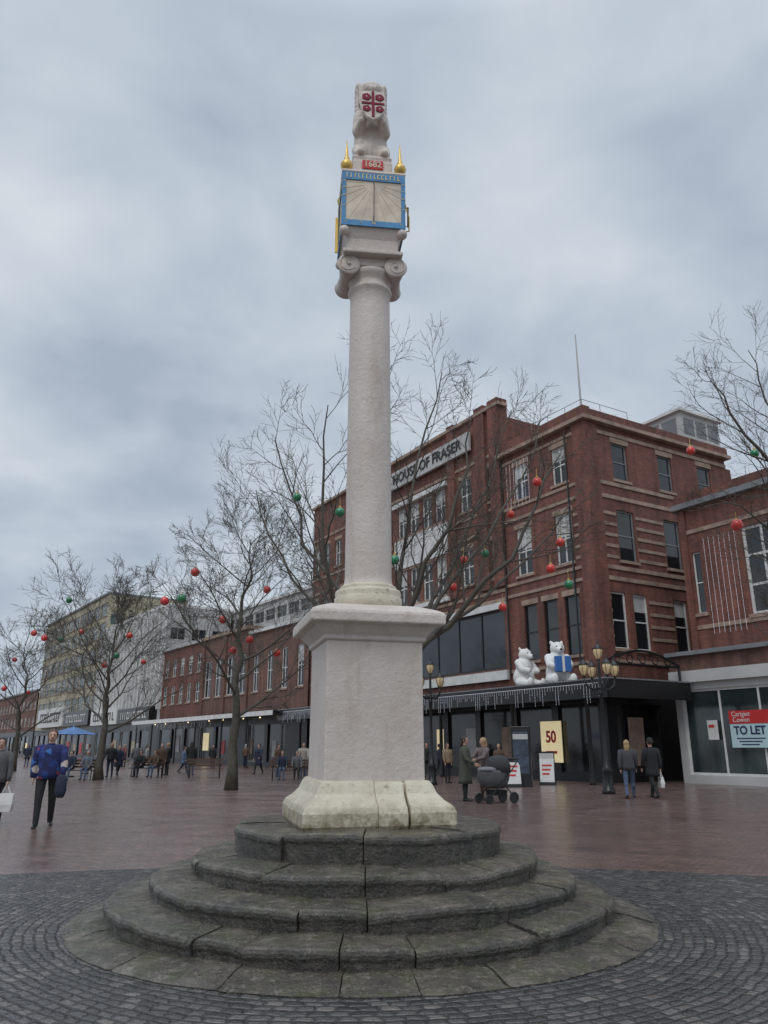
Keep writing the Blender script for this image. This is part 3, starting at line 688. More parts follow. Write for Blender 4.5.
# ---------------------------------------------------------------- trees
def tree(name_label,base,H,spread,seed,mode='leader',limbs=None,fork=.25,tr=.16,dens=1.0,twr=.006,nup=4,lr=.5,crh=.9):
    rng=random.Random(seed); root=empty('bare_tree',base,0,name_label,'tree')
    tk=MB(); cw=MB(); tips=[]
    def grow(p,d,L,r,lvl,maxl,pts=None):
        n=[7,7,6,5,3][lvl]
        if pts is None:
            pts=[p.copy()]; q=p.copy(); dd=d.copy()
            for i in range(n):
                dd=(dd+Vector((rng.gauss(0,.15),rng.gauss(0,.15),rng.gauss(0,.10)+(.06 if lvl<3 else .02)))).normalized()
                q=q+dd*(L/n); pts.append(q.copy())
        m=len(pts); rad=[max(twr*.6,r*(1-.80*i/(m-1))) for i in range(m)]
        cw.tube(pts,rad,[6,6,5,3,3][lvl],cap=False)
        tips.extend(pts[m//2:])
        if lvl>=maxl: return
        nc={1:8,2:7,3:5}[lvl]; nc=max(3,int(nc*dens+.5))
        for i in range(nc):
            t=.18+.82*(i+rng.random())/nc; t=min(t,.999); f=t*(m-1); k=int(f); pp=pts[k].lerp(pts[k+1],f-k)
            dr=(pts[k+1]-pts[k]).normalized()
            az=rng.random()*2*PI; a=dr.orthogonal().normalized(); b=dr.cross(a); ang=rng.uniform(.45,.95)
            nd=(dr*math.cos(ang)+(a*math.cos(az)+b*math.sin(az))*math.sin(ang)); nd.z=nd.z*.85+.10; nd.normalize()
            grow(pp,nd,L*rng.uniform(.38,.62)*(1.1-.42*t),max(twr,rad[k]*.5),lvl+1,maxl)
    if mode=='leader':
        pts=[Vector((0,0,0))]; n=12
        for i in range(1,n+1):
            z=H*crh*i/n; pts.append(Vector((rng.gauss(0,.07)*(i/3),rng.gauss(0,.07)*(i/3),z)))
        rad=[tr*(1.35 if i==0 else 1)*(1-.95*(i/n))**1.15+.012 for i in range(n+1)]
        tk.tube(pts,rad,10)
        nl=int(15*dens)+2
        for i in range(nl):
            t=fork+(.97-fork)*(i/(nl-1)); f=t*n; k=min(int(f),n-1); p=pts[k].lerp(pts[k+1],f-k)
            az=i*2.4+rng.uniform(-.4,.4); tilt=1.08-.45*(t-fork)
            d=Vector((math.cos(az)*math.sin(tilt),math.sin(az)*math.sin(tilt),math.cos(tilt)))
            w=(t-fork)/(1-fork)
            L=spread*(1.15-.65*w)*(0.88+.30*math.sin(min(1,w*3)*PI/2))*rng.uniform(.8,1.15)
            grow(p,d,L,rad[k]*.36+.010,1,4)
    else:
        n=6; zf=H*fork
        pts=[Vector((rng.gauss(0,.03),rng.gauss(0,.03),zf*i/n)) for i in range(n+1)]
        tk.tube(pts,[tr*(1.4 if i==0 else 1.05-.25*i/n) for i in range(n+1)],12)
        for li,lp in enumerate(limbs or []):
            lp=[Vector(q)-Vector(base) for q in lp]; ln=sum((lp[i+1]-lp[i]).length for i in range(len(lp)-1))
            sm=[]
            for i in range(len(lp)-1):
                for s_ in (0,.5): sm.append(lp[i].lerp(lp[i+1],s_)+Vector((rng.gauss(0,.06),rng.gauss(0,.06),rng.gauss(0,.05))) if (i or s_) else lp[0])
            sm.append(lp[-1]); grow(None,None,min(ln*.8,4.3),tr*lr*(1 if li==0 else .75),1,4,sm)
        top=pts[-1]; nl=nup
        for i in range(nl):
            az=i*2*PI/nl+rng.uniform(-.3,.3); tilt=rng.uniform(.35,.7) if i else .08
            d=Vector((math.cos(az)*math.sin(tilt),math.sin(az)*math.sin(tilt),math.cos(tilt)))
            L=(H-zf)*.70 if i==0 else spread*1.1
            grow(top-Vector((0,0,rng.uniform(0,.5))),d,L,tr*.36,1,4)
    tk.build('trunk',M_BARK,root,smooth=True); cw.build('crown',M_TWIG,root,smooth=True)
    b=Vector(base); return root,[t+b for t in tips]
t1=gnd(231,790); t2=gnd(98,780); t3=gnd(12,771)
tr1=tree('bare winter tree with baubles just left of the monument',t1,11.6,4.1,21,tr=.19,twr=.008,crh=.82,fork=.27)
tr2=tree('wide bare tree with red baubles second from the left edge',t2,9.8,5.0,34,tr=.2,twr=.0095,fork=.28,crh=.78,dens=.95)
tr3=tree('small distant bare tree at the left edge',t3,10.6,4.6,8,tr=.2,dens=.85,twr=.011,crh=.78)
B4=Vector((.15,17.0,0))
def F4(*pts): return [(.15,17,2.9)]+[at(*q) for q in pts]
l4=[F4((428,640,16.8),(470,603,16.4),(508,560,16.2),(538,505,16.2),(560,455,16.5)),
    F4((335,590,17.5),(305,545,17.8),(288,490,18),(275,440,18)),
    F4((398,560,17.6),(412,500,17.8),(428,430,18),(442,372,18)),
    F4((436,600,18.5),(462,540,19),(492,475,19.4),(512,410,19.6)),
    F4((340,600,16),(320,540,15.6),(320,465,15.4),(328,405,15.4)),
    F4((385,580,18.6),(375,500,19.2),(370,420,19.6),(392,365,19.8)),
    F4((450,620,17.6),(500,585,18.2),(548,535,18.6),(580,490,18.8)),
    F4((415,590,15.4),(445,530,15.0),(465,470,14.9),(472,415,15)),
    F4((330,615,18.4),(292,580,19),(268,535,19.4),(256,490,19.6)),
    F4((440,600,17.0),(485,540,17.4),(520,480,17.8),(540,420,18))]
tr4=tree('large bare tree directly behind the monument column',B4,8.6,2.8,55,'fork',l4,.33,.19,dens=1.05,twr=.006,nup=2,lr=.44)
B5=Vector((9.4,17.5,0))
def F5(*pts): return [(9.4,17.5,4.1)]+[at(*q) for q in pts]
l5=[F5((800,500,17.0),(760,450,16.6),(730,412,16.4),(710,380,16.4)),
    F5((790,545,17.2),(755,520,16.8),(718,500,16.5)),
    F5((800,470,17.6),(775,420,17.6),(757,380,17.8),(748,350,17.8)),
    F5((795,560,18),(768,545,18.4),(738,528,18.6)),
    F5((800,580,16.4),(775,560,16.0),(750,555,15.8)),
    F5((800,500,18.6),(770,470,19),(742,440,19.2))]
tr5=tree('bare tree reaching in from the right edge with hanging baubles',B5,8.8,2.2,77,'fork',l5,.38,.20,dens=.9,twr=.0055,nup=3,lr=.33)

# ---------------------------------------------------------------- baubles
ORD=['leftmost','second from the left','third from the left','fourth from the left','fifth from the left','sixth from the left','seventh from the left','eighth from the left','ninth from the left','tenth from the left','eleventh from the left','twelfth from the left']
def bauble_set(tips,where,items,r,group):
    arr=np.array([tuple(p) for p in tips]); 
    d=arr[:,1]*CT+(arr[:,2]-H0)*ST; u=-arr[:,1]*ST+(arr[:,2]-H0)*CT
    X=384+FP*arr[:,0]/d; Y=512-FP*u/d
    for colr in ('red','green'):
        it=sorted([i for i in items if i[2]==colr])
        for k,(px,py,_,*rest) in enumerate(it):
            rr=rest[0] if rest else r
            dep=float(np.median(d)); hang=.22
            j=int(np.argmin((X-px)**2+(Y-(py-FP*(hang+rr)/dep))**2)); p=arr[j]
            lab=f'{colr} bauble hanging in the {where}' if len(it)==1 else (f'{colr} bauble hanging in the {where}, {ORD[k]}' if k<len(it)-1 or k<2 else f'{colr} bauble hanging in the {where}, rightmost')
            o=empty('bauble',(p[0],p[1],p[2]-hang-rr),0,lab,'bauble',group)
            MB().ell((0,0,0),rr,20,14).build('ball',M_BRED if colr=='red' else M_BGRN,o,smooth=True)
            MB().lathe([(.03,rr-.01),(.03,rr+.03),(.01,rr+.035)],8).tube([(0,0,rr+.03),(0,0,rr+hang)],.005,4).build('hook',M_GOLD,o)
bauble_set(tr5[1],'tree at the right edge',[(737,528,'red',.17),(688,467,'red',.10),(753,455,'green',.10)],.12,'baubles in the right edge tree')
bauble_set(tr4[1],'tree behind the column',[(537,480,'red'),(511,514,'red'),(507,606,'red'),(551,570,'red'),(464,559,'red'),(451,588,'red'),(558,542,'red'),(578,588,'green'),(485,553,'green'),(298,497,'green'),(340,512,'green'),(393,560,'green')],.10,'baubles in the tree behind the column')
bauble_set(tr1[1],'tree just left of the monument',[(267,590,'red'),(195,572,'red'),(223,620,'red'),(166,598,'red'),(232,650,'red'),(182,598,'green'),(250,640,'red'),(276,652,'red')],.16,'baubles in the tree left of the monument')
bauble_set(tr2[1],'second tree from the left',[(35,632,'red'),(45,638,'red'),(82,632,'red'),(105,665,'red'),(62,640,'green'),(130,634,'red'),(146,663,'red'),(70,600,'green'),(118,655,'green')],.15,'baubles in the second tree')
bauble_set(tr3[1],'small tree at the left edge',[(4,690,'red'),(28,692,'red'),(16,660,'red')],.17,'baubles in the left edge tree')

# ---------------------------------------------------------------- street lamps
def lamp(loc,rz,label,h):
    k=h/5.1; o=empty('street_lamp',loc,rz,label,'street lamp','ornate lanterns in the square',k)
    MB().lathe([(.22,0),(.22,.12),(.18,.16),(.15,.7),(.18,.75),(.11,.85),(.08,1.2),(.065,1.25),(.06,3.2),(.09,3.25),(.09,3.32),(.055,3.4),(.045,4.3),(.03,4.45)],16).build('post',M_BK,o,smooth=True)
    def lantern(x,y,z,par):
        g=MB().lathe([(.05,0),(.09,.04),(.15,.18),(.165,.30),(.15,.36)],12,(x,y,z)); q=g.build('lantern',M_AMB,par,smooth=True)
        MB().lathe([(.18,.36),(.17,.39),(.09,.48),(.05,.52),(.03,.56),(.035,.6),(.01,.66)],12,(x,y,z)).lathe([(.03,-.08),(.06,-.02),(.06,0.0)],10,(x,y,z)).build('lantern_cap',M_BK,q,smooth=True)
        rib=MB()
        for k_ in range(6):
            a=k_*PI/3; rib.tube([(x+r*math.cos(a),y+r*math.sin(a),z+h_) for r,h_ in ((.055,0),(.095,.04),(.155,.18),(.17,.30),(.155,.36))],.008,4)
        rib.build('lantern_rib',M_BK,q)
    lantern(0,0,4.45,o)
    for i in range(4):
        a=i*PI/2+.2; dx,dy=math.cos(a),math.sin(a)
        pts=[(dx*.05,dy*.05,3.45),(dx*.3,dy*.3,3.40),(dx*.52,dy*.52,3.55),(dx*.58,dy*.58,3.8)]
        t=MB().tube(pts,[.035,.03,.028,.03],8); t.tube([(dx*.3,dy*.3,3.42),(dx*.2,dy*.2,3.6),(dx*.07,dy*.07,3.75)],.015,6)
        t.build('arm',M_BK,o,smooth=True); lantern(dx*.58,dy*.58,3.88,o)
    return o
lamp(gnd(609,794),0,'tall black street lamp with amber lanterns by the store corner',5.1)
lamp(gnd(432,785),.5,'black street lamp with amber lanterns right behind the pedestal',5.2)

# ---------------------------------------------------------------- people
def cmat(c):
    nm='cloth_%02d_%02d_%02d'%tuple(int(x*99) for x in c); return mat(nm,c,.85,.18,14,bump=.004,bs=60)
HC={'dark':(.03,.022,.018),'brown':(.09,.05,.03),'blond':(.36,.24,.12),'grey':(.3,.3,.3),'ginger':(.25,.09,.03)}
def person(px,py,H,rz,label,pose='stand',top=(.03,.03,.035),legs=(.02,.02,.025),hair='dark',long=False,hat=None,hem=.82,fine=False,arms=(.1,-.1),bend=.25,group=None,loc=None,pattern=None,stride=1.0,wide=1.0):
    k=H/1.75
    L=loc if loc is not None else gnd(px,py)
    o=empty('person',L,rz,label,'person',group,k)
    if wide!=1: o.scale=(k*wide,k*wide*.98,k)
    mb=MB(); segs=[]
    V=Vector
    def cone(p,r,q,t,m): mb.cone(p,r,q,t); segs.append((p,q,(r+t)/2,m))
    if pose=='walk': la=((.40*stride,.22*stride),(-.22*stride,-.62*stride))
    elif pose=='sit': la=((1.45,.05),(1.4,.12))
    else: la=((.03,-.02),(-.03,-.06))
    hipz=.93; anks=[]
    for sx,(a,b) in zip((-1,1),la):
        hip=V((sx*.09,0,hipz)); kn=hip+.44*V((0,-math.sin(a),-math.cos(a))); kn.x=sx*.10; an=kn+.42*V((0,-math.sin(b),-math.cos(b)))
        cone(hip,.092,kn,.064,2); cone(kn,.062,an,.046,2)
        cf=kn.lerp(an,.3)+V((0,.02,0)); mb.ell(cf,(.058,.062,.10))
        pt=-.05 if b>-.4 else -.09
        cone(an+V((0,.03,-.035)),.040,an+V((sx*.02,-.13,pt)),.035,3); cone(an+V((sx*.02,-.13,pt)),.035,an+V((sx*.025,-.18,pt-.003)),.026,3)
        anks.append(an.z)
    dz=-(min(anks)-.075)
    mb.ell((0,0,.98),(.165,.12,.13)); segs.append((V((-.06,0,.96)),V((.06,0,.96)),.11,2))
    mb.ell((0,0,1.12),(.148,.11,.15)); mb.ell((0,0,1.3),(.172,.12,.17)); segs.append((V((0,0,1.1)),V((0,0,1.38)),.14,1))
    cone(V((-.14,0,1.43)),.058,V((.14,0,1.43)),.058,1)
    cone(V((0,.005,1.44)),.058,V((0,-.01,1.55)),.052,0)
    mb.ell((0,-.01,1.645),(.074,.094,.112)); mb.ell((0,-.045,1.59),(.052,.055,.055)); segs.append((V((0,-.02,1.60)),V((0,-.02,1.68)),.08,0))
    mb.cone((0,-.10,1.65),.010,(0,-.118,1.618),.015)
    for sx in (-1,1): mb.ell((sx*.076,0,1.64),(.012,.02,.03))
    hands=[]; sl=[]
    for sx,a in zip((-1,1),arms):
        sh=V((sx*.185,0,1.42)); el=sh+.29*V((sx*.16,-math.sin(a),-math.cos(a))); wr=el+.25*V((-sx*.03,-math.sin(a+bend),-math.cos(a+bend)))
        cone(sh,.056,el,.043,1); cone(el,.042,wr,.028,1); sl.append((sh,el,wr))
        d=(wr-el).normalized(); pm=wr+d*.08
        cone(wr,.027,wr+d*.03,.03,0); side=V((0,-1,0)) if abs(d.y)<.8 else V((0,0,1))
        side=(side-d*side.dot(d)).normalized(); inn=d.cross(side)
        mb.cone(wr+d*.04-side*.02,.018,pm-side*.022,.017); mb.cone(wr+d*.04+side*.02,.018,pm+side*.022,.017); segs.append((wr+d*.03,pm+d*.08,.03,0))
        if fine:
            for fi,(off,ln) in enumerate(((-.03,.055),(-.011,.068),(.009,.075),(.029,.066))):
                b0=pm+side*off; b1=b0+d*ln*.5+inn*(-sx)*.004; b2=b1+d*ln*.5*.7+V((-sx*.02,0,0))
                mb.cone(b0,.0105,b1,.0095,8); mb.cone(b1,.0095,b2,.008,8)
            mb.cone(wr+d*.03+side*.025,.013,wr+d*.06+side*.052,.011,8); mb.cone(wr+d*.06+side*.052,.011,wr+d*.095+side*.05+V((-sx*.012,0,0)),.0095,8)
        else: mb.ell(pm+d*.04,(.02,.03,.04))
        hands.append(pm+d*.03)
    me=fuse(mb,.0105 if fine else .021,3 if fine else 2)
    for m in (M_SKIN,cmat(top),cmat(legs),M_BK): me.materials.append(m)
    n=len(me.polygons); cen=np.empty(n*3); me.polygons.foreach_get('center',cen); cen=cen.reshape(-1,3)
    best=np.full(n,9.); idx=np.zeros(n,int)
    for p,q,r,m in segs:
        p=np.array(p);q=np.array(q);dv=q-p; t=np.clip(((cen-p)@dv)/max(1e-9,dv@dv),0,1); dd=np.linalg.norm(cen-(p+t[:,None]*dv),axis=1)-r
        w=dd<best; best[w]=dd[w]; idx[w]=m
    me.polygons.foreach_set('material_index',idx.astype(np.int32)); me.update()
    bo=bpy.data.objects.new('body',me); COL.objects.link(bo); bo.parent=o; bo.location.z=dz
    M=T((0,0,dz))
    ct=MB(); zz=[(1.475,.075,.07),(1.455,.13,.085),(1.42,.185,.115),(1.32,.196,.135),(1.2,.185,.135),(1.08,.178,.132),(.97,.188,.14),(.86,.195,.145)]
    z=.86
    while z-.1>=hem and pose!='sit': z-=.1; zz.append((z,.195+.06*(.86-z),.145+(.16 if pose=='walk' else .08)*(.86-z)))
    rings=[]
    for i,(z,rx,ry) in enumerate(zz):
        rings.append([(rx*(1+.03*math.sin(5*2*PI*j/20+i))*math.cos(2*PI*j/20),ry*(1+.03*math.sin(4*2*PI*j/20+i*.7))*math.sin(2*PI*j/20),z) for j in range(20)])
    ct.loft(rings)
    for sh,el,wr in sl: ct.tube([sh+V((0,0,.02)),sh.lerp(el,.5),el,el.lerp(wr,.5),wr],[.074,.066,.060,.054,.046],10)
    ct.build('coat',pattern or cmat(top),o,M,smooth=True)
    h=MB(); c=V((0,.012,1.662)); 
    if hat:
        h.ell((0,.005,1.70),(.088,.105,.085),16,8); h.ell((0,.0,1.665),(.093,.112,.03),16,6); h.build('hat',cmat(hat),o,M,smooth=True); h=MB()
    hh=MB().ell(c,(.086,.104,.112),18,12)
    keep=[f for f in hh.f if not (sum(hh.v[i][1] for i in f)/len(f)<-.045 and sum(hh.v[i][2] for i in f)/len(f)<1.705)]
    h.v=hh.v; h.f=[f for f in keep if sum(hh.v[i][2] for i in f)/len(f)>1.575]
    if long: h.ell((0,.065,1.55),(.085,.05,.15),12,8)
    h.build('hair',mat('hair_'+hair,HC[hair],.6,.3,20),o,M,smooth=True)
    f=MB()
    for sx in (-1,1): f.ell((sx*.03,-.097,1.655),(.011,.006,.007),8,6); f.box(sx*.03-.015,sx*.03+.015,-.104,-.098,1.674,1.679)
    f.ell((0,-.10,1.588),(.024,.008,.006),8,6)
    f.build('face_features',mat('features',(.09,.04,.035),.5,.1,5),o,M,smooth=True)
    W=T(L)@RZ(rz)@Matrix.Diagonal((o.scale[0],o.scale[1],k,1))@M
    return o,[W@x for x in hands]
def bag(p,m,label,w=.34,h=.36,d=.12,rz=0):
    o=empty('bag',(p.x,p.y,p.z-h-.14),rz,label,'bag')
    MB().loft([[(-w*.42,-d/2,0),(w*.42,-d/2,0),(w*.42,d/2,0),(-w*.42,d/2,0)],[(-w*.52,-d*.7,h*.4),(w*.5,-d*.6,h*.4),(w*.5,d*.65,h*.4),(-w*.5,d*.6,h*.4)],[(-w*.48,-d*.3,h),(w*.48,-d*.3,h),(w*.48,d*.3,h),(-w*.48,d*.3,h)]]).build('sack',m,o,bevel=.01)
    for y in (-d*.25,d*.25): MB().tube([(-w*.25,y,h-.01),(-w*.12,y*.6,h+.12),(0,y*.3,h+.15),(w*.12,y*.6,h+.12),(w*.25,y,h-.01)],.008,6).build('handle',m,o)
    return o
def pat():
    t=NT('blue_patterned_print'); o=t.obj()
    v=t.n('ShaderNodeTexVoronoi'); v.inputs['Scale'].default_value=11; t.l(o,v.inputs['Vector'])
    sp=t.n('ShaderNodeSeparateColor'); t.l(v.outputs['Color'],sp.inputs[0])
    c=t.ramp(sp.outputs[0],[(0,(.014,.02,.09)),(.5,(.02,.045,.20)),(.70,(.28,.06,.09)),(.77,(.02,.03,.12)),(.88,(.42,.36,.33)),(.93,(.04,.14,.38))])
    c.node.color_ramp.interpolation='CONSTANT'
    t.l(c,t.b.inputs['Base Color']); t.b.inputs['Roughness'].default_value=.8; return t.m
BKc=(.018,.018,.02); NV=(.02,.025,.05); OL=(.075,.08,.06); GR=(.10,.10,.105); BR=(.10,.06,.04); TN=(.28,.2,.13); JN=(.07,.10,.16)
p0,h0=person(42,827,1.84,R(20),'person in a blue patterned jumper walking toward the camera on the left','walk',(.02,.03,.14),BKc,'brown',fine=True,arms=(-.1,.25),bend=.35,pattern=pat(),hem=.86,stride=.55,wide=1.15)
cl=MB(); hp=h0[1]
cl.loft([[(hp.x+.11*math.cos(2*PI*j/14)*s_,hp.y+.07*math.sin(2*PI*j/14)*s_,hp.z+z_+.015*math.sin(j*2.3)) for j in range(14)] for z_,s_ in ((.10,.5),(.06,.9),(-.08,1),(-.20,1.05),(-.30,.8),(-.32,.3))])
tag(cl.build('carried_jacket',cmat(NV),smooth=True),'dark navy jacket carried over the arm of the person in the blue jumper','jacket')
p1,h1=person(-9,824,1.72,R(20),'person cut off by the left frame edge carrying a white bag','walk',GR,BKc,'dark',fine=True,arms=(.2,.05),bend=.2)
bag(h1[1],M_WH,'white carrier bag at the left edge of the photo')
person(466,801,1.80,R(70),'person in a long olive coat standing beside the pushchair','stand',OL,BKc,'dark',fine=True,hem=.42,arms=(.3,.2),bend=.7,long=True,wide=1.12)
person(485,800,1.76,R(-60),'blond person in a grey coat pushing the dark pushchair','stand',(.16,.12,.12),BR,'blond',fine=True,hem=.62,arms=(.7,.7),bend=.6,long=True,wide=1.08)
person(448,783,1.66,R(30),'person in a tan coat further back left of the olive coat','stand',TN,BKc,'brown',long=True)
person(427,780,1.7,R(0),'person in black behind the left lamp post','stand',BKc,BKc)
person(500,782,1.62,R(-20),'person in a brown jacket standing behind the pushchair','stand',BR,NV,'blond')
person(440,776,1.7,R(90),'person in navy walking past the store canopy','walk',NV,BKc)
pa,ha=person(631,798,1.74,R(165),'fair haired person in blue jeans walking away near the right lamp','walk',(.06,.06,.07),JN,'blond',fine=True,long=True,arms=(.2,-.25),wide=1.08)
pb_,hb=person(655,798,1.80,R(195),'person in a black coat walking away carrying a pale bag','walk',BKc,BKc,'dark',fine=True,hem=.62,arms=(-.2,.15),hat=(.02,.02,.02),wide=1.08)
bag(hb[0],M_BEAR,'pale shopping bag held by the person in the black coat',.3,.32,.1,R(90))
crowd=[(109,777,1.7,0,'stand',BKc,'leftmost standing person of the far crowd, dressed in black'),
(117,776,1.60,40,'walk',NV,'person in navy walking second in the far crowd'),
(135,772,1.75,200,'walk',GR,'person in a grey coat walking past the far shops'),
(160,776,1.66,10,'stand',BR,'person in a brown coat standing left of the far bench'),
(166,775,1.72,-60,'stand',BKc,'person in black standing between the two trees'),
(183,773,1.55,90,'walk',(.12,.17,.28),'person in a slate blue coat in the far crowd'),
(190,775,1.78,180,'stand',BKc,'tall person in black with back turned beside the far bench'),
(258,774,1.7,-20,'walk',NV,'person in navy right of the tree trunk'),
(277,777,1.62,60,'stand',BR,'person in a brown jacket standing behind the right hand bench'),
(303,778,1.7,0,'stand',(.30,.27,.23),'person in beige standing against the left side of the pedestal'),
(58,772,1.7,30,'stand',BKc,'person in black standing beyond the person in the blue jumper'),
(86,774,1.65,-30,'stand',GR,'person in grey beside the blue parasol'),
(26,766,1.7,0,'stand',NV,'distant person in navy near the left edge tree'),
(212,768,1.7,20,'walk',BKc,'distant person in black between the benches and the shop canopy'),
(245,768,1.7,160,'stand',BR,'distant person in brown under the canopy right of the tree trunk'),
(123,767,1.7,-30,'stand',(.16,.05,.045),'distant person in dark red under the left canopy'),
(146,768,1.7,90,'walk',(.3,.3,.3),'distant person in pale grey by the shopfronts')]
random.seed(9)
for (px,py,H,rz,po,tp,lb_) in crowd: person(px,py,H,R(rz),lb_,po,tp,random.choice([BKc,NV,JN]),random.choice(['dark','brown','blond','grey']),long=random.random()<.4,hem=random.choice([.82,.62,.5]),arms=(random.uniform(-.2,.5),random.uniform(-.2,.5)),bend=random.uniform(.1,.9),wide=random.uniform(1,1.15))
def bench(px,py,rz,label):
    o=empty('bench',gnd(px,py),rz,label,'bench','benches in the square')
    for i,y in enumerate((-.16,-.05,.06,.17)): MB().box(-.9,.9,y-.045,y+.045,.42,.455).build('seat_slat',M_WOOD,o)
    for z in (.60,.74,.88): MB().box(-.9,.9,.24,.27,z-.05,z+.05).build('back_slat',M_WOOD,o)
    for x in (-.75,.75):
        l=MB(); l.tube([(x,-.2,0),(x,-.18,.42),(x,.2,.41),(x,.24,.6),(x,.29,.95)],.025,6); l.tube([(x,.22,0),(x,.19,.42)],.025,6); l.tube([(x,-.18,.42),(x,-.2,.64),(x,.24,.66)],.02,6)
        l.build('leg_frame',M_BK,o)
    return o
def seat_person(b,off,rzb,label,tp,**k):
    L=Vector(b.location)+RZ(rzb)@Vector((off,.05,0)); 
    person(off*50+L.x,0,1.68,rzb,label,'sit',tp,random.choice([BKc,JN]),random.choice(['dark','brown','grey']),loc=L,arms=(.5,.4),bend=.7,**k)
b1_=bench(204,778,R(8),'bench with empty seat right beside the bare tree trunk')
b2_=bench(146,777,R(-10),'far bench with two seated people between the trees')
b3_=bench(288,780,R(5),'bench against the left of the pedestal with seated people')
b4_=bench(76,780,R(0),'bench under the blue parasol at far left')
seat_person(b2_,-.4,R(-10),'seated person in black on the left of the far bench',BKc); seat_person(b2_,.4,R(-10),'seated person in brown on the right of the far bench',BR)
seat_person(b3_,-.3,R(5),'seated person in dark navy on the bench left of the pedestal',NV); seat_person(b3_,.4,R(5),'seated person in grey on the bench next to the pedestal',GR)
seat_person(b4_,-.35,0,'seated person in navy under the blue parasol',NV); seat_person(b4_,.45,0,'seated person in slate under the blue parasol',(.12,.13,.16))
po=empty('parasol',gnd(68,777),0,'blue parasol over the far left bench','parasol')
n=8; cb=MB(); Rr=1.35
for i in range(n):
    a,b=2*PI*i/n,2*PI*(i+1)/n; m_=(a+b)/2
    cb.quad((0,0,2.55),(Rr*math.cos(a),Rr*math.sin(a),2.15),(Rr*.96*math.cos(m_),Rr*.96*math.sin(m_),2.13),(Rr*math.cos(b),Rr*math.sin(b),2.15))
cb.build('canopy',mat('blue_canvas',(.10,.20,.42),.7,.3,2),po)
MB().tube([(0,0,0),(0,0,2.6)],.025,8).build('pole',M_WH,po); MB().lathe([(.3,0),(.3,.06),(.05,.1)],16).build('base',M_BK,po)
ps=empty('pushchair',gnd(497,803),R(-65),'dark pushchair with raised hood beside the olive coat','pushchair',None,1.15)
def oval(cx,cy,z,rx,ry,n=16): return [(cx+rx*math.cos(2*PI*j/n),cy+ry*math.sin(2*PI*j/n),z) for j in range(n)]
MB().loft([oval(0,-.02,.34,.14,.22),oval(0,-.06,.42,.21,.36),oval(0,-.08,.56,.25,.44),oval(0,-.06,.70,.26,.44),oval(0,-.08,.76,.25,.42)]).build('seat_tub',cmat(GR),ps,smooth=True)
MB().loft([oval(0,.10,.72,.27,.29),oval(0,.09,.88,.27,.30),oval(0,.08,1.00,.24,.27),oval(0,.08,1.08,.16,.19),oval(0,.08,1.11,.05,.07)]).build('hood',cmat((.05,.05,.055)),ps,smooth=True)
MB().loft([oval(0,-.24,.75,.24,.26),oval(0,-.24,.81,.22,.24),oval(0,-.22,.84,.12,.14)]).build('rain_cover',cmat((.2,.2,.21)),ps,smooth=True)
fr=MB()
for x in (-.24,.24): fr.tube([(x,-.36,.12),(x,-.05,.42),(x,.3,.75),(x,.52,1.02)],.016,8); fr.tube([(x,.34,.14),(x,.1,.42)],.016,8)
fr.tube([(-.24,.52,1.02),(.24,.52,1.02)],.02,8); fr.build('frame',M_BK,ps)
MB().sq([(.17,.18),(.20,.30)]).build('basket',cmat(BKc),ps)
for x in (-.25,.25):
    for y,r in ((-.36,.11),(.34,.13)):
        w=MB().tube([(x,y+(r-.02)*math.cos(2*PI*k/18),r+(r-.02)*math.sin(2*PI*k/18)) for k in range(19)],.026,6)
        w.loft([[(xx,y+(r-.03)*math.cos(2*PI*k/18),r+(r-.03)*math.sin(2*PI*k/18)) for k in range(18)] for xx in (x-.012,x+.012)])
        w.build('wheel',M_BK,ps)
def aboard(px,py,rz,label,h=1.0):
    o=empty('a_board',gnd(px,py),rz,label,'pavement sign','pavement signs by the store')
    for s_ in (-1,1):
        M_=Matrix.Rotation(R(12*s_),4,'X')
        MB().box(-.33,.33,-.015,.015,0,h).build('frame',M_BK,o,T((0,s_*.22,0))@M_)
        MB().box(-.29,.29,-.022,.022,.12,h-.06).build('poster',M_WH,o,T((0,s_*.22,0))@M_)
    for k in range(3): MB().box(-.2,.2-.05*k,-.03,-.024,.75-.17*k,.82-.17*k).build('poster_print',M_RED,o,T((0,-.22,0))@Matrix.Rotation(R(-12),4,'X'))
    return o
aboard(548,785,R(-15),'white pavement sign below the lit yellow poster',1.35); aboard(513,787,R(5),'white pavement sign just right of the pushchair',1.0)
tt=empty('information_totem',gnd(523,787),R(-20),'tall dark information totem between the two pavement signs','totem')
MB().box(-.38,.38,-.07,.07,0,2.3).build('panel',M_BK,tt,bevel=.02); MB().box(-.3,.3,-.078,-.071,.5,2.1).build('map_face',mat('slate_print',(.05,.07,.10),.3,.6,6),tt); MB().box(-.3,.3,-.084,-.08,1.8,2.0).build('header',M_LGREY,tt)
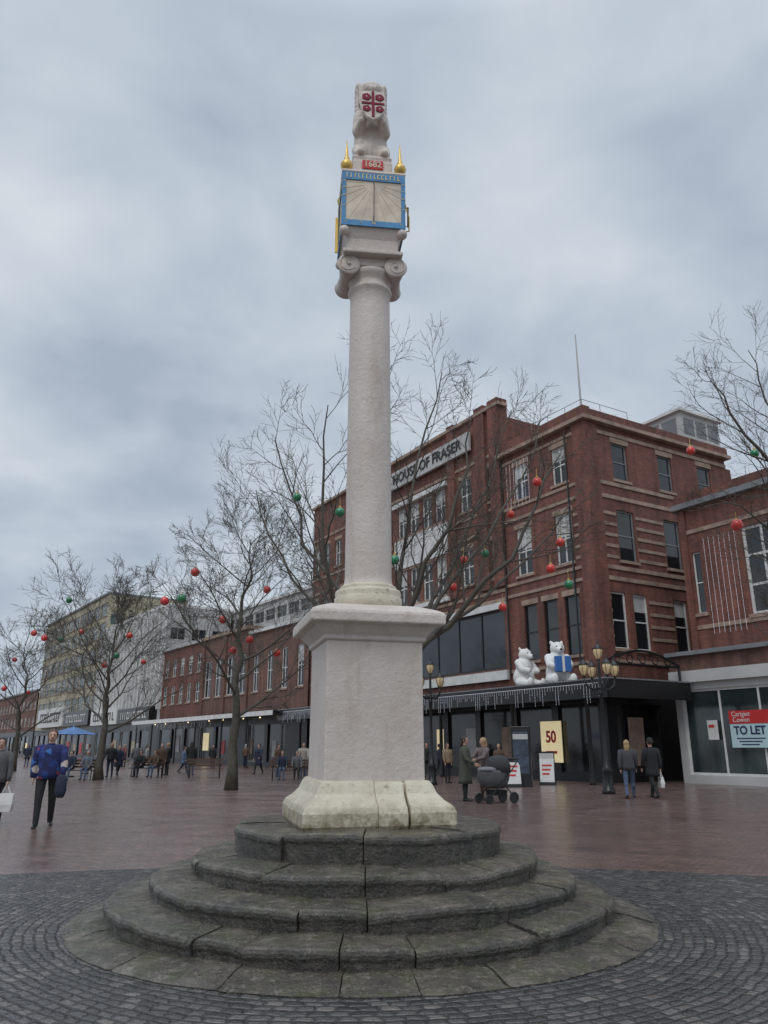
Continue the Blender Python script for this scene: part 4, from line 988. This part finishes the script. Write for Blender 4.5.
def bear(loc,rz,label,gift=False,k=1):
    o=empty('polar_bear_figure',loc,rz,label,'bear figure','white bears on the canopy',k)
    b=MB(); b.ell((0,.05,.42),(.40,.38,.42),16,10); b.ell((0,0,.80),(.33,.30,.36),16,10); b.ell((0,-.06,1.22),(.24,.25,.22),16,10); b.cone((0,-.2,1.17),.13,(0,-.38,1.13),.085)
    for s_ in (-1,1):
        b.ell((s_*.18,.02,1.42),(.065,.04,.07)); b.cone((s_*.30,0,.92),.14,(s_*.34,-.24,.66),.12); b.cone((s_*.34,-.24,.66),.11,(s_*.22,-.42,.62),.10)
        b.cone((s_*.26,-.05,.22),.20,(s_*.30,-.48,.15),.14); b.ell((s_*.31,-.58,.2),(.13,.09,.18))
    me=fuse(b,.028,4); me.materials.append(M_BEAR); q=bpy.data.objects.new('body',me); COL.objects.link(q); q.parent=o
    MB().ell((0,-.47,1.15),(.045,.035,.035),10,6).build('nose',M_BK,o,smooth=True)
    for s_ in (-1,1): MB().ell((s_*.09,-.285,1.27),.022,8,6).build('eye',M_BK,o,smooth=True)
    if gift: 
        g=MB().box(-.26,.26,-.62,-.44,.42,.92).build('blue_parcel',mat('blue_wrap',(.03,.14,.42),.4,.1,4),o,bevel=.02); MB().box(-.04,.04,-.63,-.43,.415,.925).build('ribbon',M_WH,g)
    return o
Mh=T(C0)@RZ(ANG)
def oncan(px,off):
    best=None
    for i in range(400):
        x=-20+i*.055; p=Mh@Vector((x,-off,4.16)); q=proj(p)
        if best is None or abs(q[0]-px)<best[0]: best=(abs(q[0]-px),p)
    return best[1]
bear(oncan(526,1.5),R(35),'left white polar bear figure sitting on the black canopy',k=1.35); bear(oncan(559,1.5),R(5),'right white polar bear figure holding a blue parcel on the canopy',True,1.4)

# ---------------------------------------------------------------- world, sun, camera
w=bpy.data.worlds.new('World'); bpy.context.scene.world=w; w.use_nodes=True; t=w.node_tree; nd=t.nodes; nd.clear()
out=nd.new('ShaderNodeOutputWorld'); bg=nd.new('ShaderNodeBackground'); t.links.new(bg.outputs[0],out.inputs[0])
def wm(op,a,b=None,clamp=False):
    n_=nd.new('ShaderNodeMath'); n_.operation=op; n_.use_clamp=clamp
    for i,v in enumerate((a,b)):
        if v is None: continue
        if hasattr(v,'is_output'): t.links.new(v,n_.inputs[i])
        else: n_.inputs[i].default_value=v
    return n_.outputs[0]
tc=nd.new('ShaderNodeTexCoord'); sp=nd.new('ShaderNodeSeparateXYZ'); t.links.new(tc.outputs['Generated'],sp.inputs[0])
den=wm('ADD',wm('MAXIMUM',sp.outputs[2],0.0),.32)
cb=nd.new('ShaderNodeCombineXYZ'); t.links.new(wm('DIVIDE',sp.outputs[0],den),cb.inputs[0]); t.links.new(wm('DIVIDE',sp.outputs[1],den),cb.inputs[1])
def wn(scale,detail,dist,off):
    mp=nd.new('ShaderNodeMapping'); t.links.new(cb.outputs[0],mp.inputs[0]); mp.inputs['Location'].default_value=off
    n_=nd.new('ShaderNodeTexNoise'); n_.inputs['Scale'].default_value=scale; n_.inputs['Detail'].default_value=detail; n_.inputs['Distortion'].default_value=dist; n_.inputs['Roughness'].default_value=.5
    t.links.new(mp.outputs[0],n_.inputs['Vector']); return n_.outputs['Fac']
f=wm('ADD',wm('MULTIPLY',wn(1.5,4,.2,(5.3,2.2,0)),.58),wm('MULTIPLY',wn(4.0,6,.3,(7,2,0)),.42))
rp=nd.new('ShaderNodeValToRGB'); t.links.new(f,rp.inputs[0]); e=rp.color_ramp.elements
e[0].position=.37; e[0].color=(.395,.465,.56,1); e[1].position=.63; e[1].color=(.68,.735,.795,1); m_=e.new(.5); m_.color=(.53,.60,.685,1)
zen=wm('ADD',1.0,wm('MULTIPLY',wm('MULTIPLY',wm('SUBTRACT',sp.outputs[2],.76),4.5,True),1.7))
sc_=nd.new('ShaderNodeVectorMath'); sc_.operation='SCALE'; t.links.new(rp.outputs[0],sc_.inputs[0]); t.links.new(zen,sc_.inputs['Scale'])
sk=nd.new('ShaderNodeTexSky'); sk.sky_type='NISHITA'; sk.sun_disc=False; sk.sun_elevation=R(50); sk.sun_rotation=R(200)
s2=nd.new('ShaderNodeVectorMath'); s2.operation='SCALE'; t.links.new(sk.outputs[0],s2.inputs[0]); s2.inputs['Scale'].default_value=.08
mx=nd.new('ShaderNodeMixRGB'); mx.inputs[0].default_value=.05; t.links.new(sc_.outputs[0],mx.inputs[1]); t.links.new(s2.outputs[0],mx.inputs[2])
t.links.new(mx.outputs[0],bg.inputs[0]); bg.inputs[1].default_value=1.0
sl=bpy.data.lights.new('Sun','SUN'); sl.energy=.9; sl.angle=R(30); sl.color=(1,.97,.93); so=bpy.data.objects.new('Sun',sl); COL.objects.link(so)
so.rotation_euler=(R(40),0,R(-20)); so.location=(0,-5,30)
cam=bpy.data.cameras.new('Camera'); co=bpy.data.objects.new('Camera',cam); COL.objects.link(co)
cam.sensor_fit='VERTICAL'; cam.sensor_height=36; cam.sensor_width=27; cam.lens=FP/1024*36; cam.clip_end=5000; cam.clip_start=.05
co.location=(0,0,H0); co.rotation_euler=(PI/2+TH,0,0)
sn=bpy.context.scene; sn.camera=co; sn.view_settings.view_transform='Standard'; sn.view_settings.look='None'; sn.view_settings.exposure=0
